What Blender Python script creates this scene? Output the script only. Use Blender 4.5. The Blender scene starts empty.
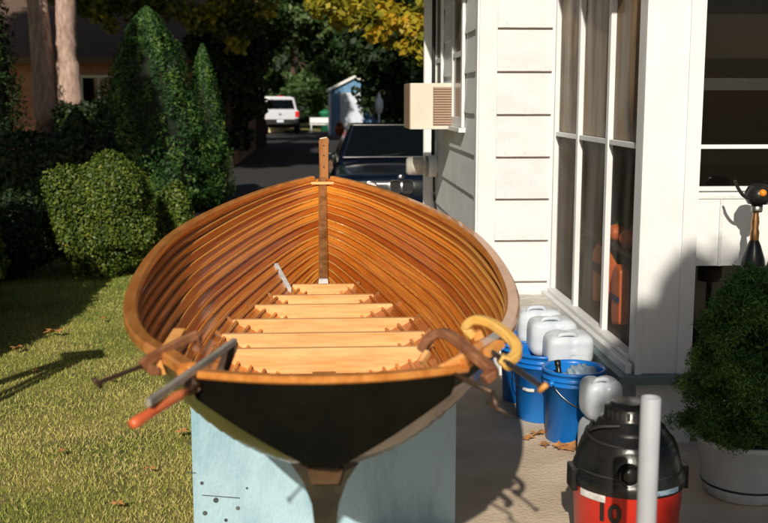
import bpy, bmesh, math, random
import numpy as np
from mathutils import Vector, Matrix
R = math.radians
random.seed(7); rng = np.random.default_rng(7)
S = bpy.context.scene; COL = S.collection
# ------------------------------------------------------------------ camera
CAM = Vector((0, 0, 1.7)); PITCH, YAW = R(8.7), R(3.3); FP = 1067.0
cd = bpy.data.cameras.new('camera'); cam = bpy.data.objects.new('camera', cd); COL.objects.link(cam)
cam.location = CAM; cam.rotation_euler = (R(90) - PITCH, 0, -YAW)
cd.sensor_width = 36; cd.lens = FP * 36 / 768; cd.clip_end = 600
cd.dof.use_dof = True; cd.dof.focus_distance = 5.2; cd.dof.aperture_fstop = 4.0
S.camera = cam
_F = Vector((math.sin(YAW) * math.cos(PITCH), math.cos(YAW) * math.cos(PITCH), -math.sin(PITCH)))
_Rt = Vector((math.cos(YAW), -math.sin(YAW), 0)); _U = _Rt.cross(_F)
def at(px, py, Y):
    """measured pixel of the photograph at a known distance Y -> world point"""
    d = _F + _Rt * ((px - 384) / FP) + _U * ((261.5 - py) / FP)
    return CAM + d * (Y / d.y)
def gz(px, py, z=0):
    d = _F + _Rt * ((px - 384) / FP) + _U * ((261.5 - py) / FP)
    return CAM + d * ((z - CAM.z) / d.z)
# ------------------------------------------------------------------ materials
def mat(name, col, rough=.6, metal=0, col2=None, scale=8, stretch=(1, 1, 1), bump=0, bscale=40, coat=0, spec=.5,
        trans=0, alpha=1, detail=5, contrast=(.35, .65), ior=1.45, col3=None, sub=0):
    m = bpy.data.materials.new(name); m.use_nodes = True; nt = m.node_tree; N = nt.nodes; L = nt.links
    b = N['Principled BSDF']; b.inputs['Base Color'].default_value = (*col, 1)
    b.inputs['Roughness'].default_value = rough; b.inputs['Metallic'].default_value = metal
    b.inputs['Coat Weight'].default_value = coat; b.inputs['Coat Roughness'].default_value = .08
    b.inputs['Specular IOR Level'].default_value = spec; b.inputs['Transmission Weight'].default_value = trans
    b.inputs['Alpha'].default_value = alpha; b.inputs['IOR'].default_value = ior
    if sub:
        b.inputs['Subsurface Weight'].default_value = sub; b.inputs['Subsurface Radius'].default_value = (.02, .02, .02)
    tc = N.new('ShaderNodeTexCoord'); mp = N.new('ShaderNodeMapping'); mp.inputs['Scale'].default_value = stretch
    L.new(tc.outputs['Object'], mp.inputs['Vector'])
    if col2:
        n = N.new('ShaderNodeTexNoise'); n.inputs['Scale'].default_value = scale; n.inputs['Detail'].default_value = detail
        n.inputs['Roughness'].default_value = .62
        L.new(mp.outputs[0], n.inputs['Vector'])
        r = N.new('ShaderNodeValToRGB'); e = r.color_ramp.elements
        e[0].position, e[1].position = contrast; e[0].color = (*col, 1); e[1].color = (*col2, 1)
        if col3:
            x = e.new((contrast[0] + contrast[1]) / 2 + .12); x.color = (*col3, 1)
        L.new(n.outputs['Fac'], r.inputs['Fac']); L.new(r.outputs['Color'], b.inputs['Base Color'])
    if bump:
        n2 = N.new('ShaderNodeTexNoise'); n2.inputs['Scale'].default_value = bscale; n2.inputs['Detail'].default_value = 4
        L.new(mp.outputs[0], n2.inputs['Vector'])
        bp = N.new('ShaderNodeBump'); bp.inputs['Strength'].default_value = bump; bp.inputs['Distance'].default_value = .02
        L.new(n2.outputs['Fac'], bp.inputs['Height']); L.new(bp.outputs['Normal'], b.inputs['Normal'])
    return m
def math_node(nt, op, a, b=None, c=None):
    n = nt.nodes.new('ShaderNodeMath'); n.operation = op
    for i, v in enumerate((a, b, c)):
        if v is None: continue
        if isinstance(v, (int, float)): n.inputs[i].default_value = v
        else: nt.links.new(v, n.inputs[i])
    return n.outputs[0]
def leaf_mat(name, cols, rough=.5, trans=.25):
    """colour picked per leaf by the 'rnd' attribute"""
    m = bpy.data.materials.new(name); m.use_nodes = True; nt = m.node_tree; N = nt.nodes; L = nt.links
    b = N['Principled BSDF']; b.inputs['Roughness'].default_value = rough; b.inputs['Specular IOR Level'].default_value = .35
    a = N.new('ShaderNodeAttribute'); a.attribute_name = 'rnd'
    r = N.new('ShaderNodeValToRGB'); e = r.color_ramp.elements
    while len(e) < len(cols): e.new(.5)
    for i, (p, c) in enumerate(cols): e[i].position = p; e[i].color = (*c, 1)
    L.new(a.outputs['Fac'], r.inputs['Fac']); L.new(r.outputs['Color'], b.inputs['Base Color'])
    t = N.new('ShaderNodeBsdfTranslucent'); L.new(r.outputs['Color'], t.inputs['Color'])
    mx = N.new('ShaderNodeMixShader'); mx.inputs[0].default_value = trans
    L.new(b.outputs[0], mx.inputs[1]); L.new(t.outputs[0], mx.inputs[2]); L.new(mx.outputs[0], N['Material Output'].inputs['Surface'])
    return m
def plank_mat():
    m = bpy.data.materials.new('varnished_cedar'); m.use_nodes = True; nt = m.node_tree; N = nt.nodes; L = nt.links
    b = N['Principled BSDF']
    uv = N.new('ShaderNodeUVMap'); uv.uv_map = 'UVMap'; sp = N.new('ShaderNodeSeparateXYZ'); L.new(uv.outputs[0], sp.inputs[0])
    fl = math_node(nt, 'FLOOR', sp.outputs[1]); fr = math_node(nt, 'FRACT', sp.outputs[1])
    wn = N.new('ShaderNodeTexWhiteNoise'); wn.noise_dimensions = '1D'; L.new(fl, wn.inputs['W'])
    cb = N.new('ShaderNodeCombineXYZ')
    L.new(math_node(nt, 'MULTIPLY', sp.outputs[0], 1.3), cb.inputs[0]); L.new(math_node(nt, 'MULTIPLY', sp.outputs[1], 5.5), cb.inputs[1]); L.new(math_node(nt, 'MULTIPLY', fl, 3.7), cb.inputs[2])
    n = N.new('ShaderNodeTexNoise'); n.inputs['Scale'].default_value = 2.2; n.inputs['Detail'].default_value = 7; n.inputs['Roughness'].default_value = .65
    L.new(cb.outputs[0], n.inputs['Vector'])
    f = math_node(nt, 'ADD', math_node(nt, 'MULTIPLY', n.outputs['Fac'], .9), math_node(nt, 'MULTIPLY', wn.outputs['Value'], .35))
    r = N.new('ShaderNodeValToRGB'); e = r.color_ramp.elements
    e[0].position = .3; e[0].color = (.20, .034, .003, 1); e[1].position = .82; e[1].color = (.86, .32, .034, 1)
    x = e.new(.58); x.color = (.47, .104, .008, 1)
    L.new(f, r.inputs['Fac'])
    # rivet heads along both laps of every strake
    du = math_node(nt, 'ABSOLUTE', math_node(nt, 'SUBTRACT', math_node(nt, 'FRACT', math_node(nt, 'MULTIPLY', sp.outputs[0], 11.0)), .5))
    du = math_node(nt, 'MULTIPLY', du, 1 / 11.0)
    dv = math_node(nt, 'MULTIPLY', math_node(nt, 'ABSOLUTE', math_node(nt, 'SUBTRACT', fr, .86)), .072)
    dist = math_node(nt, 'SQRT', math_node(nt, 'ADD', math_node(nt, 'MULTIPLY', du, du), math_node(nt, 'MULTIPLY', dv, dv)))
    dot = math_node(nt, 'LESS_THAN', dist, .0062)
    mx = N.new('ShaderNodeMix'); mx.data_type = 'RGBA'; L.new(dot, mx.inputs[0]); L.new(r.outputs[0], mx.inputs[6]); mx.inputs[7].default_value = (.34, .13, .03, 1)
    # narrow pale edge: light caught by the upper arris, painted into the colour
    ed = math_node(nt, 'GREATER_THAN', fr, .935)
    mx2 = N.new('ShaderNodeMix'); mx2.data_type = 'RGBA'; L.new(math_node(nt, 'MULTIPLY', ed, .65), mx2.inputs[0]); L.new(mx.outputs[2], mx2.inputs[6]); mx2.inputs[7].default_value = (.88, .48, .11, 1)
    # shade lines beside each bead and lap, painted dark into the plank colour
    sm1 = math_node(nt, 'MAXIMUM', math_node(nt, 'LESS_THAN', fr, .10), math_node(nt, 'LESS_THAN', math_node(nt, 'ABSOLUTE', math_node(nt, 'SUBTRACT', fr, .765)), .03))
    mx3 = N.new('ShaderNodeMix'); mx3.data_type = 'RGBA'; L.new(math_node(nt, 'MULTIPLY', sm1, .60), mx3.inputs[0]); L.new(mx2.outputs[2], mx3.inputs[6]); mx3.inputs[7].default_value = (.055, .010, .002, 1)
    L.new(mx3.outputs[2], b.inputs['Base Color'])
    b.inputs['Roughness'].default_value = .42; b.inputs['Specular IOR Level'].default_value = .3; b.inputs['Coat Weight'].default_value = .5; b.inputs['Coat Roughness'].default_value = .10
    bp = N.new('ShaderNodeBump'); bp.inputs['Strength'].default_value = .25; bp.inputs['Distance'].default_value = .004
    L.new(n.outputs['Fac'], bp.inputs['Height']); L.new(bp.outputs[0], b.inputs['Normal'])
    return m
M = {}
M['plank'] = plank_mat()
M['rail'] = mat('varnished_rail', (.46, .15, .025), .35, col2=(.66, .27, .06), scale=5, stretch=(6, 1, 6), coat=.5, bump=.1)
M['pine'] = mat('fresh_pine', (.70, .32, .10), .5, col2=(.87, .50, .21), scale=4, stretch=(1, 8, 9), bump=.08, coat=.15)
M['ledge_stem'] = mat('stem_wood', (.20, .075, .02), .25, col2=(.38, .17, .06), scale=6, stretch=(3, 3, .6), coat=.8)
M['stem_dark'] = mat('dark_stern_wood', (.05, .025, .008), .5, col2=(.12, .06, .02), scale=10)
M['keel_paint'] = mat('dark_keel_paint', (.014, .012, .006), .4, col2=(.032, .026, .012), scale=9, bump=.2, bscale=20)
M['transom_black'] = mat('near_black_transom', (.003, .003, .002), .7, col2=(.008, .007, .004), scale=5, coat=.0, spec=.05, bump=.15, bscale=14)  # near-black base colour for the transom, darker than the olive hull
M['hull_paint'] = mat('olive_hull_paint', (.035, .034, .013), .3, col2=(.065, .06, .022), scale=4, coat=.35, bump=.1, bscale=18)
M['blue_board'] = mat('pale_blue_board', (.19, .38, .46), .6, col2=(.38, .56, .65), scale=3.4, stretch=(2.5, 1, .8), bump=.3, bscale=40, detail=12, contrast=(.22, .55), col3=(.37, .53, .62))
M['blue_spot'] = mat('board_hole_dirt', (.03, .04, .04), .8, col2=(.12, .14, .13), scale=30)
M['white'] = mat('white_house_paint', (.68, .69, .69), .5, col2=(.77, .78, .78), scale=3, bump=.05, bscale=25)
M['siding'] = mat('white_shingle_siding', (.64, .66, .67), .7, col2=(.75, .765, .77), scale=2.2, stretch=(1, 1, 2.5), bump=.25, bscale=70)
M['course_shade'] = mat('painted_course_shadow', (.20, .13, .10), .8)
M['weathered'] = mat('weathered_white_plank', (.42, .38, .32), .8, col2=(.74, .72, .66), scale=5, stretch=(1.5, 4, 8), bump=.4, bscale=20)
M['teal_sill'] = mat('slate_blue_sill_paint', (.10, .16, .17), .5, col2=(.18, .26, .27), scale=6)
M['foundation'] = mat('white_foundation', (.58, .60, .60), .8, col2=(.72, .73, .72), scale=4, bump=.4, bscale=30)
M['roof'] = mat('roof_shingle_brown', (.085, .055, .04), .9, col2=(.16, .11, .08), scale=20, bump=.6, bscale=40)
M['bark'] = mat('bark', (.30, .20, .16), .9, col2=(.55, .40, .33), scale=5, stretch=(4, 4, 1), bump=.8, bscale=22)
M['darkbark'] = mat('dark_bark', (.05, .035, .025), .95, col2=(.10, .07, .05), scale=5, stretch=(4, 4, 1), bump=.8, bscale=22)
M['steel'] = mat('worn_steel', (.30, .29, .27), .38, 1, col2=(.5, .48, .44), scale=20)
M['dark_steel'] = mat('dark_iron', (.05, .04, .035), .5, .7, col2=(.13, .08, .05), scale=18, bump=.2)
M['bar_steel'] = mat('dull_zinc_bar', (.30, .28, .24), .5, .3, col2=(.45, .42, .36), scale=14)
M['orange_paint'] = mat('orange_painted_iron', (.42, .13, .045), .5, col2=(.56, .20, .08), scale=14, bump=.15)
M['red_handle'] = mat('red_wooden_handle', (.62, .11, .035), .35, col2=(.72, .22, .08), scale=8, coat=.3)
M['yellow_iron'] = mat('ochre_painted_iron', (.66, .36, .07), .45, col2=(.76, .50, .16), scale=15, bump=.15)
M['brown_iron'] = mat('rusty_brown_iron', (.17, .06, .025), .6, col2=(.34, .15, .07), scale=16, bump=.3)
M['wedge'] = mat('orange_wood_wedge', (.62, .26, .06), .5, col2=(.74, .38, .12), scale=6, stretch=(5, 5, 1))
M['blue_bucket'] = mat('blue_plastic', (.006, .14, .52), .32, col2=(.012, .19, .60), scale=3, bump=.03, sub=.0)
M['wire'] = mat('bail_wire', (.35, .35, .36), .35, 1)
M['milk'] = mat('milky_plastic', (.55, .61, .68), .32, col2=(.68, .73, .78), scale=6, sub=.25, bump=.1, bscale=9)
M['clear'] = mat('clear_plastic', (.55, .72, .85), .15, trans=.6, bump=.6, bscale=14)
M['black_plastic'] = mat('black_plastic', (.008, .008, .008), .28, col2=(.018, .017, .016), scale=12, bump=.06)
M['red_plastic'] = mat('red_plastic', (.52, .022, .012), .33, col2=(.60, .035, .018), scale=5)
M['decal_white'] = mat('label_white', (.72, .72, .70), .5, col2=(.45, .45, .45), scale=30)
M['decal_blue'] = mat('label_blue', (.08, .16, .26), .4, col2=(.35, .45, .55), scale=60)
M['pvc'] = mat('white_pvc', (.36, .38, .43), .45, col2=(.44, .46, .50), scale=4)  # white pipe darkened to grey-blue, its shade put into the base colour
M['pot'] = mat('grey_white_pot', (.44, .48, .52), .5, col2=(.54, .58, .61), scale=5, bump=.1)
M['soil'] = mat('soil', (.03, .02, .012), .95, col2=(.07, .045, .03), scale=30, bump=1)
M['glass_dark'] = mat('window_pane_dark', (.004, .003, .0025), .06, col2=(.009, .007, .005), scale=3, spec=.5)
M['curtain'] = mat('brown_plastic_curtain', (.13, .10, .065), .32, col2=(.24, .19, .135), scale=2.2, stretch=(1, 3, .6), bump=.15, bscale=6, coat=.35)
M['curtain_dark'] = mat('dark_plastic_curtain', (.045, .038, .028), .3, col2=(.12, .095, .065), scale=2.2, stretch=(1, 3, .8), bump=.15, bscale=6, coat=.35)
M['interior'] = mat('porch_interior', (.03, .022, .016), .9, col2=(.07, .05, .035), scale=2)
M['orange'] = mat('pumpkin_orange', (.62, .11, .02), .5, col2=(.7, .17, .03), scale=5)
M['green'] = mat('stem_green', (.06, .16, .04), .6)
M['navy_cloth'] = mat('navy_cloth', (.02, .03, .10), .8)
M['beige_metal'] = mat('cream_painted_metal', (.62, .57, .47), .45, col2=(.68, .63, .53), scale=4)
M['brown_louver'] = mat('tan_louver', (.40, .27, .19), .5)
M['louver_gap'] = mat('louver_gap', (.16, .10, .07), .7)
M['chrome'] = mat('chrome', (.80, .78, .74), .14, 1)
M['car'] = mat('navy_car_paint', (.003, .006, .014), .22, coat=1, spec=.5)
M['carglass'] = mat('car_glass', (.004, .006, .008), .05, spec=.8)
M['rubber'] = mat('rubber', (.015, .015, .015), .8)
M['lamp_glass'] = mat('headlamp_glass', (.7, .7, .68), .15, spec=.8)
M['meter_glass'] = mat('meter_glass', (.75, .72, .66), .05, alpha=.38)
M['dial'] = mat('meter_dial', (.55, .38, .22), .5, col2=(.75, .70, .6), scale=25)
M['copper'] = mat('aged_copper', (.50, .26, .12), .35, 1, col2=(.35, .2, .1), scale=20)
M['amber'] = mat('amber_knob', (.75, .25, .02), .3)
M['cable'] = mat('black_cable', (.02, .02, .02), .6)
M['silver_paint'] = mat('white_truck_paint', (.58, .60, .66), .35, coat=.6)
M['red_lens'] = mat('red_lens', (.65, .02, .015), .2)
M['cream_wall'] = mat('cream_wall', (.78, .66, .36), .8, col2=(.82, .70, .42), scale=3)
M['pane_see'] = mat('porch_glass', (.006, .005, .004), .04, alpha=.55, spec=.5)
M['shed_blue'] = mat('blue_clapboard', (.10, .24, .42), .7, col2=(.15, .31, .50), scale=3)
M['shed_white'] = mat('pale_door_paint', (.52, .60, .72), .6, col2=(.68, .74, .82), scale=3)
M['terracotta'] = mat('terracotta', (.45, .12, .04), .8)
M['binplastic'] = mat('green_bin', (.02, .22, .10), .5)
def brick_mat():
    m = mat('brown_brick', (.3, .15, .09), .85); nt = m.node_tree; b = nt.nodes['Principled BSDF']
    tc = nt.nodes.new('ShaderNodeTexCoord'); mp = nt.nodes.new('ShaderNodeMapping'); mp.inputs['Rotation'].default_value = (R(90), 0, 0)
    br = nt.nodes.new('ShaderNodeTexBrick'); br.inputs['Scale'].default_value = 3.2
    br.inputs['Color1'].default_value = (.42, .19, .10, 1); br.inputs['Color2'].default_value = (.27, .12, .07, 1); br.inputs['Mortar'].default_value = (.25, .2, .16, 1)
    nt.links.new(tc.outputs['Object'], mp.inputs[0]); nt.links.new(mp.outputs[0], br.inputs['Vector']); nt.links.new(br.outputs['Color'], b.inputs['Base Color'])
    return m
M['brick'] = brick_mat()
# ------------------------------------------------------------------ mesh helpers
def link(name, me, material=None, parent=None):
    o = bpy.data.objects.new(name, me); COL.objects.link(o)
    if material is not None: me.materials.append(material)
    if parent: o.parent = parent
    return o
def tag(o, label=None, cat=None, group=None, kind=None):
    for k, v in (('label', label), ('category', cat), ('group', group), ('kind', kind)):
        if v: o[k] = v
    return o
def thing(name, label, cat, group=None, loc=(0, 0, 0), rz=0):
    o = bpy.data.objects.new(name, None); COL.objects.link(o); o.location = loc; o.rotation_euler = (0, 0, rz)
    o.empty_display_size = .1
    return tag(o, label, cat, group)
def obj(name, bm, material, parent=None, smooth=False, bevel=0):
    if bevel:
        bmesh.ops.remove_doubles(bm, verts=bm.verts, dist=1e-6)
        es = [e for e in bm.edges if len(e.link_faces) == 2 and e.calc_face_angle(0) > .6]
        bmesh.ops.bevel(bm, geom=es, offset=bevel, segments=2, affect='EDGES', profile=.6)
    bmesh.ops.recalc_face_normals(bm, faces=bm.faces)
    me = bpy.data.meshes.new(name); bm.to_mesh(me); bm.free()
    if smooth: me.polygons.foreach_set('use_smooth', [True] * len(me.polygons))
    return link(name, me, material, parent)
def B(): return bmesh.new()
def box(bm, lo, hi, mtx=None):
    c = [(x, y, z) for x in (lo[0], hi[0]) for y in (lo[1], hi[1]) for z in (lo[2], hi[2])]
    v = [bm.verts.new(mtx @ Vector(p) if mtx else p) for p in c]
    for f in ((0, 1, 3, 2), (4, 6, 7, 5), (0, 4, 5, 1), (2, 3, 7, 6), (0, 2, 6, 4), (1, 5, 7, 3)): bm.faces.new([v[i] for i in f])
    return bm
def beam(bm, a, b, w, h, up=(0, 0, 1)):
    a, b = Vector(a), Vector(b); d = (b - a).normalized(); s = d.cross(Vector(up)).normalized(); u = s.cross(d)
    vs = []
    for p in (a, b):
        for x, y in ((-1, -1), (1, -1), (1, 1), (-1, 1)): vs.append(bm.verts.new(p + s * x * w / 2 + u * y * h / 2))
    for f in ((3, 2, 1, 0), (4, 5, 6, 7), (0, 1, 5, 4), (1, 2, 6, 5), (2, 3, 7, 6), (3, 0, 4, 7)): bm.faces.new([vs[i] for i in f])
    return bm
def sweep(bm, pts, prof, up=(0, 0, 1), closed_ends=True, scales=None):
    """sweep a closed 2-D profile along points"""
    pts = [Vector(p) for p in pts]; rings = []
    for i, p in enumerate(pts):
        d = (pts[min(i + 1, len(pts) - 1)] - pts[max(i - 1, 0)]).normalized()
        s = d.cross(Vector(up))
        if s.length < 1e-4: s = d.cross(Vector((1, 0, 0)))
        s.normalize(); u = s.cross(d); k = scales[i] if scales else 1
        rings.append([bm.verts.new(p + s * x * k + u * y * k) for x, y in prof])
    n = len(prof)
    for a, b in zip(rings, rings[1:]):
        for j in range(n): bm.faces.new((a[j], a[(j + 1) % n], b[(j + 1) % n], b[j]))
    if closed_ends:
        bm.faces.new(rings[0][::-1]); bm.faces.new(rings[-1])
    return bm
def circ(r, n=12, ry=None): return [(r * math.cos(2 * math.pi * k / n), (ry or r) * math.sin(2 * math.pi * k / n)) for k in range(n)]
def rrect(w, h, c):
    w /= 2; h /= 2; return [(-w + c, -h), (w - c, -h), (w, -h + c), (w, h - c), (w - c, h), (-w + c, h), (-w, h - c), (-w, -h + c)]
def tube(bm, pts, r, n=10, **k): return sweep(bm, pts, circ(r, n), **k)
def lathe(bm, prof, n=40, c=(0, 0, 0), axis='z', a0=0, a1=2 * math.pi):
    c = Vector(c); full = abs(a1 - a0 - 2 * math.pi) < 1e-6; m = n if full else n + 1; rings = []
    for r, h in prof:
        ring = []
        for k in range(m):
            a = a0 + (a1 - a0) * k / n; x, y = r * math.cos(a), r * math.sin(a)
            p = {'z': (x, y, h), 'y': (x, h, y), 'x': (h, x, y)}[axis]
            ring.append(bm.verts.new(c + Vector(p)))
        rings.append(ring)
    for a, b in zip(rings, rings[1:]):
        for k in range(n if full else n): bm.faces.new((a[k], a[(k + 1) % m], b[(k + 1) % m], b[k]))
    return bm
def smooth_pts(pts, sub=6):
    pts = [Vector(p) for p in pts]; out = []
    for i in range(len(pts) - 1):
        p0, p1, p2, p3 = pts[max(i - 1, 0)], pts[i], pts[i + 1], pts[min(i + 2, len(pts) - 1)]
        for k in range(sub):
            t = k / sub
            out.append(.5 * ((2 * p1) + (p2 - p0) * t + (2 * p0 - 5 * p1 + 4 * p2 - p3) * t * t + (3 * p1 - p0 - 3 * p2 + p3) * t ** 3))
    out.append(pts[-1]); return out
def prism(bm, poly, y0, y1, axis='y'):
    """poly (a,b) extruded; axis y -> a=x b=z ; axis x -> a=y b=z ; axis z -> a=x b=y"""
    def P(a, b, t): return {'y': (a, t, b), 'x': (t, a, b), 'z': (a, b, t)}[axis]
    A = [bm.verts.new(P(a, b, y0)) for a, b in poly]; C2 = [bm.verts.new(P(a, b, y1)) for a, b in poly]; n = len(poly)
    bm.faces.new(A[::-1]); bm.faces.new(C2)
    for i in range(n): bm.faces.new((A[i], A[(i + 1) % n], C2[(i + 1) % n], C2[i]))
    return bm
def leaf_mesh(name, cen, size, material, parent=None, nrm=None, aspect=.6, rnd=None, jit=1.0, szj=.35):
    """cen (n,3) leaf centres -> one mesh of bent leaf faces with a 'rnd' face attribute"""
    n = len(cen); cen = np.asarray(cen, float)
    d = rng.normal(size=(n, 3)); d /= np.linalg.norm(d, axis=1)[:, None]
    if nrm is not None:
        d = d * jit + nrm; d /= np.linalg.norm(d, axis=1)[:, None]
    a = rng.normal(size=(n, 3)); u = np.cross(d, a); u /= np.linalg.norm(u, axis=1)[:, None]; w = np.cross(d, u)
    s = (size * (1 + szj * rng.uniform(-1, 1, n)))[:, None]
    V = np.empty((n, 4, 3))
    V[:, 0] = cen - u * s; V[:, 1] = cen + w * s * aspect + d * s * .15; V[:, 2] = cen + u * s; V[:, 3] = cen - w * s * aspect + d * s * .15
    me = bpy.data.meshes.new(name); me.vertices.add(4 * n); me.loops.add(4 * n); me.polygons.add(n)
    me.vertices.foreach_set('co', V.ravel()); me.loops.foreach_set('vertex_index', np.arange(4 * n, dtype=np.int32))
    me.polygons.foreach_set('loop_start', np.arange(0, 4 * n, 4, dtype=np.int32))
    try: me.polygons.foreach_set('loop_total', np.full(n, 4, dtype=np.int32))
    except Exception: pass
    me.update(calc_edges=True)
    at_ = me.attributes.new('rnd', 'FLOAT', 'FACE'); at_.data.foreach_set('value', (rng.uniform(0, 1, n) if rnd is None else rnd).astype(np.float32))
    return link(name, me, material, parent)
def clumps(centres, radii, n, shell=.55):
    """leaf centres gathered in clumps, denser towards each clump's skin; returns centres, outward normals, clump value"""
    centres = np.asarray(centres, float); radii = np.asarray(radii, float)
    w = radii ** 2; w /= w.sum(); idx = rng.choice(len(centres), n, p=w)
    d = rng.normal(size=(n, 3)); d /= np.linalg.norm(d, axis=1)[:, None]
    r = rng.uniform(shell, 1, n) ** .7
    wob = 1 + .25 * np.sin(d[:, 0] * 5 + idx) * np.cos(d[:, 2] * 4 + idx * 2)
    c = centres[idx] + d * (radii[idx] * r * wob)[:, None] * np.array([1, 1, .75])
    cv = rng.uniform(0, 1, len(centres))[idx]
    return c, d, np.clip(.55 * cv + .45 * rng.uniform(0, 1, n), 0, 1)
# ------------------------------------------------------------------ world and sun
SUN = Vector((.205, 1, -.55)).normalized()
elev = math.asin(-SUN.z); az = math.atan2(-SUN.x, -SUN.y)
w = bpy.data.worlds.new('World'); S.world = w; w.use_nodes = True; nt = w.node_tree
sk = nt.nodes.new('ShaderNodeTexSky'); sk.sky_type = 'NISHITA'; sk.sun_disc = False
sk.sun_elevation = elev; sk.sun_rotation = az % (2 * math.pi); sk.air_density = 1.0; sk.dust_density = 1.5
bg = nt.nodes['Background']; bg.inputs['Strength'].default_value = .05; nt.links.new(sk.outputs[0], bg.inputs[0])
ld = bpy.data.lights.new('sun', 'SUN'); ld.energy = 5.0; ld.angle = R(.6); ld.color = (1, .91, .78)
sun = bpy.data.objects.new('sun', ld); COL.objects.link(sun); sun.rotation_euler = SUN.to_track_quat('-Z', 'Y').to_euler(); sun.location = (-4, -10, 12)
S.view_settings.view_transform = 'Standard'; S.view_settings.look = 'None'; S.view_settings.exposure = -.12; S.view_settings.gamma = 1
S.render.engine = 'CYCLES'; S.cycles.max_bounces = 6; S.cycles.transparent_max_bounces = 6
#@GROUND
# ------------------------------------------------------------------ ground
def ground_mat():
    m = mat('lawn_soil', (.05, .06, .015), .95, bump=.6, bscale=30); nt = m.node_tree; N = nt.nodes; L = nt.links; b = N['Principled BSDF']
    tc = N.new('ShaderNodeTexCoord')
    n1 = N.new('ShaderNodeTexNoise'); n1.inputs['Scale'].default_value = 1.4; n1.inputs['Detail'].default_value = 6; L.new(tc.outputs['Object'], n1.inputs[0])
    n2 = N.new('ShaderNodeTexNoise'); n2.inputs['Scale'].default_value = 38; n2.inputs['Detail'].default_value = 3; L.new(tc.outputs['Object'], n2.inputs[0])
    r = N.new('ShaderNodeValToRGB'); e = r.color_ramp.elements
    e[0].position = .36; e[0].color = (.07, .10, .02, 1); e[1].position = .66; e[1].color = (.36, .29, .10, 1)
    L.new(math_node(nt, 'ADD', math_node(nt, 'MULTIPLY', n1.outputs[0], .6), math_node(nt, 'MULTIPLY', n2.outputs[0], .4)), r.inputs[0]); L.new(r.outputs[0], b.inputs['Base Color'])
    return m
M['ground'] = ground_mat()
M['concrete'] = mat('tan_concrete', (.50, .39, .28), .85, col2=(.78, .66, .52), scale=2.2, bump=.35, bscale=60, detail=8, col3=(.67, .55, .42))
M['asphalt'] = mat('asphalt', (.03, .03, .03), .9, col2=(.055, .052, .05), scale=6, bump=.6, bscale=60)
def sheet(name, pts, z, m):
    bm = B(); bm.faces.new([bm.verts.new((x, y, z)) for x, y in pts]); o = obj(name, bm, m); o['kind'] = 'structure'; return o
sheet('ground', [(-250, -60), (250, -60), (250, 300), (-250, 300)], 0, M['ground'])
sheet('driveway', [(-1.75, 10.5), (5, 10.5), (5, 24), (3.2, 56), (-4.2, 56), (-3.0, 24)], .006, M['asphalt'])
bm = B(); box(bm, (-.28, -3, -.05), (1.6, 10.3, .02)); box(bm, (1.6, -3, -.05), (6, 5.0, .02)); o = obj('patio', bm, M['concrete']); o['kind'] = 'structure'
# lawn blades where the camera is close
def grass():
    n = 200000
    Y = 3.4 + 9.0 * rng.uniform(0, 1, n) ** 1.3; X = rng.uniform(0, 1, n) * 5.2 - 5.5; X = np.where(rng.uniform(0, 1, n) < .8, X * .62, X); X = np.minimum(X + .0, -.29)
    X = np.where(X > -.3, -.3 - rng.uniform(0, .6, n), X)
    h = rng.uniform(.008, .024, n); th = rng.uniform(0, 2 * np.pi, n); lean = rng.uniform(.1, 1.1, n) * h; ph = rng.uniform(0, 2 * np.pi, n)
    wd = rng.uniform(.001, .0022, n) * (1 + Y / 9)
    V = np.zeros((n, 3, 3)); V[:, 0] = np.stack([X - wd * np.cos(th), Y - wd * np.sin(th), 0 * X], 1); V[:, 1] = np.stack([X + wd * np.cos(th), Y + wd * np.sin(th), 0 * X], 1)
    V[:, 2] = np.stack([X + lean * np.cos(ph), Y + lean * np.sin(ph), h], 1)
    me = bpy.data.meshes.new('grass'); me.vertices.add(3 * n); me.loops.add(3 * n); me.polygons.add(n)
    me.vertices.foreach_set('co', V.ravel()); me.loops.foreach_set('vertex_index', np.arange(3 * n, dtype=np.int32)); me.polygons.foreach_set('loop_start', np.arange(0, 3 * n, 3, dtype=np.int32))
    me.update(calc_edges=True)
    patch = np.sin(X * 2.3 + 1) * np.cos(Y * 1.7) + .6 * np.sin(X * 5 + Y * 4) + .5 * np.sin(Y * 9 - X * 3)
    dry = np.clip(.50 + .13 * patch + rng.normal(0, .22, n) - .05 * (Y - 6), 0, 1)
    a = me.attributes.new('rnd', 'FLOAT', 'FACE'); a.data.foreach_set('value', dry.astype(np.float32))
    m = leaf_mat('grass_blades', [(0, (.12, .20, .025)), (.4, (.31, .36, .06)), (.68, (.54, .48, .14)), (1, (.72, .58, .26))], .6, .2)
    o = link('grass', me, m); tag(o, 'short lawn grass with dry yellow patches beside the boat', 'grass', kind='stuff')
grass()
# fallen leaves
leafm = mat('dry_leaf', (.38, .16, .05), .7, col2=(.50, .26, .09), scale=20)
def dry_leaf(x, y, z, s, rz, label, group=None):
    bm = B(); pts = []
    for k in range(14):
        a = 2 * math.pi * k / 14; r = s * (1 if k % 2 == 0 else .58) * (1.2 if k in (0, 7) else 1)
        pts.append(bm.verts.new((r * math.cos(a), r * math.sin(a) * .8, .006 + .018 * abs(math.sin(a * 1.5)) * s / .05)))
    c = bm.verts.new((0, 0, .012))
    for k in range(14): bm.faces.new((c, pts[k], pts[(k + 1) % 14]))
    r = bmesh.ops.extrude_face_region(bm, geom=bm.faces[:]); bmesh.ops.translate(bm, verts=[v for v in r['geom'] if isinstance(v, bmesh.types.BMVert)], vec=(0, 0, .0015))
    o = obj('fallen_leaf', bm, leafm); o.location = (x, y, z); o.rotation_euler = (.1, -.08, rz); tag(o, label, 'leaf', group)
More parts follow.
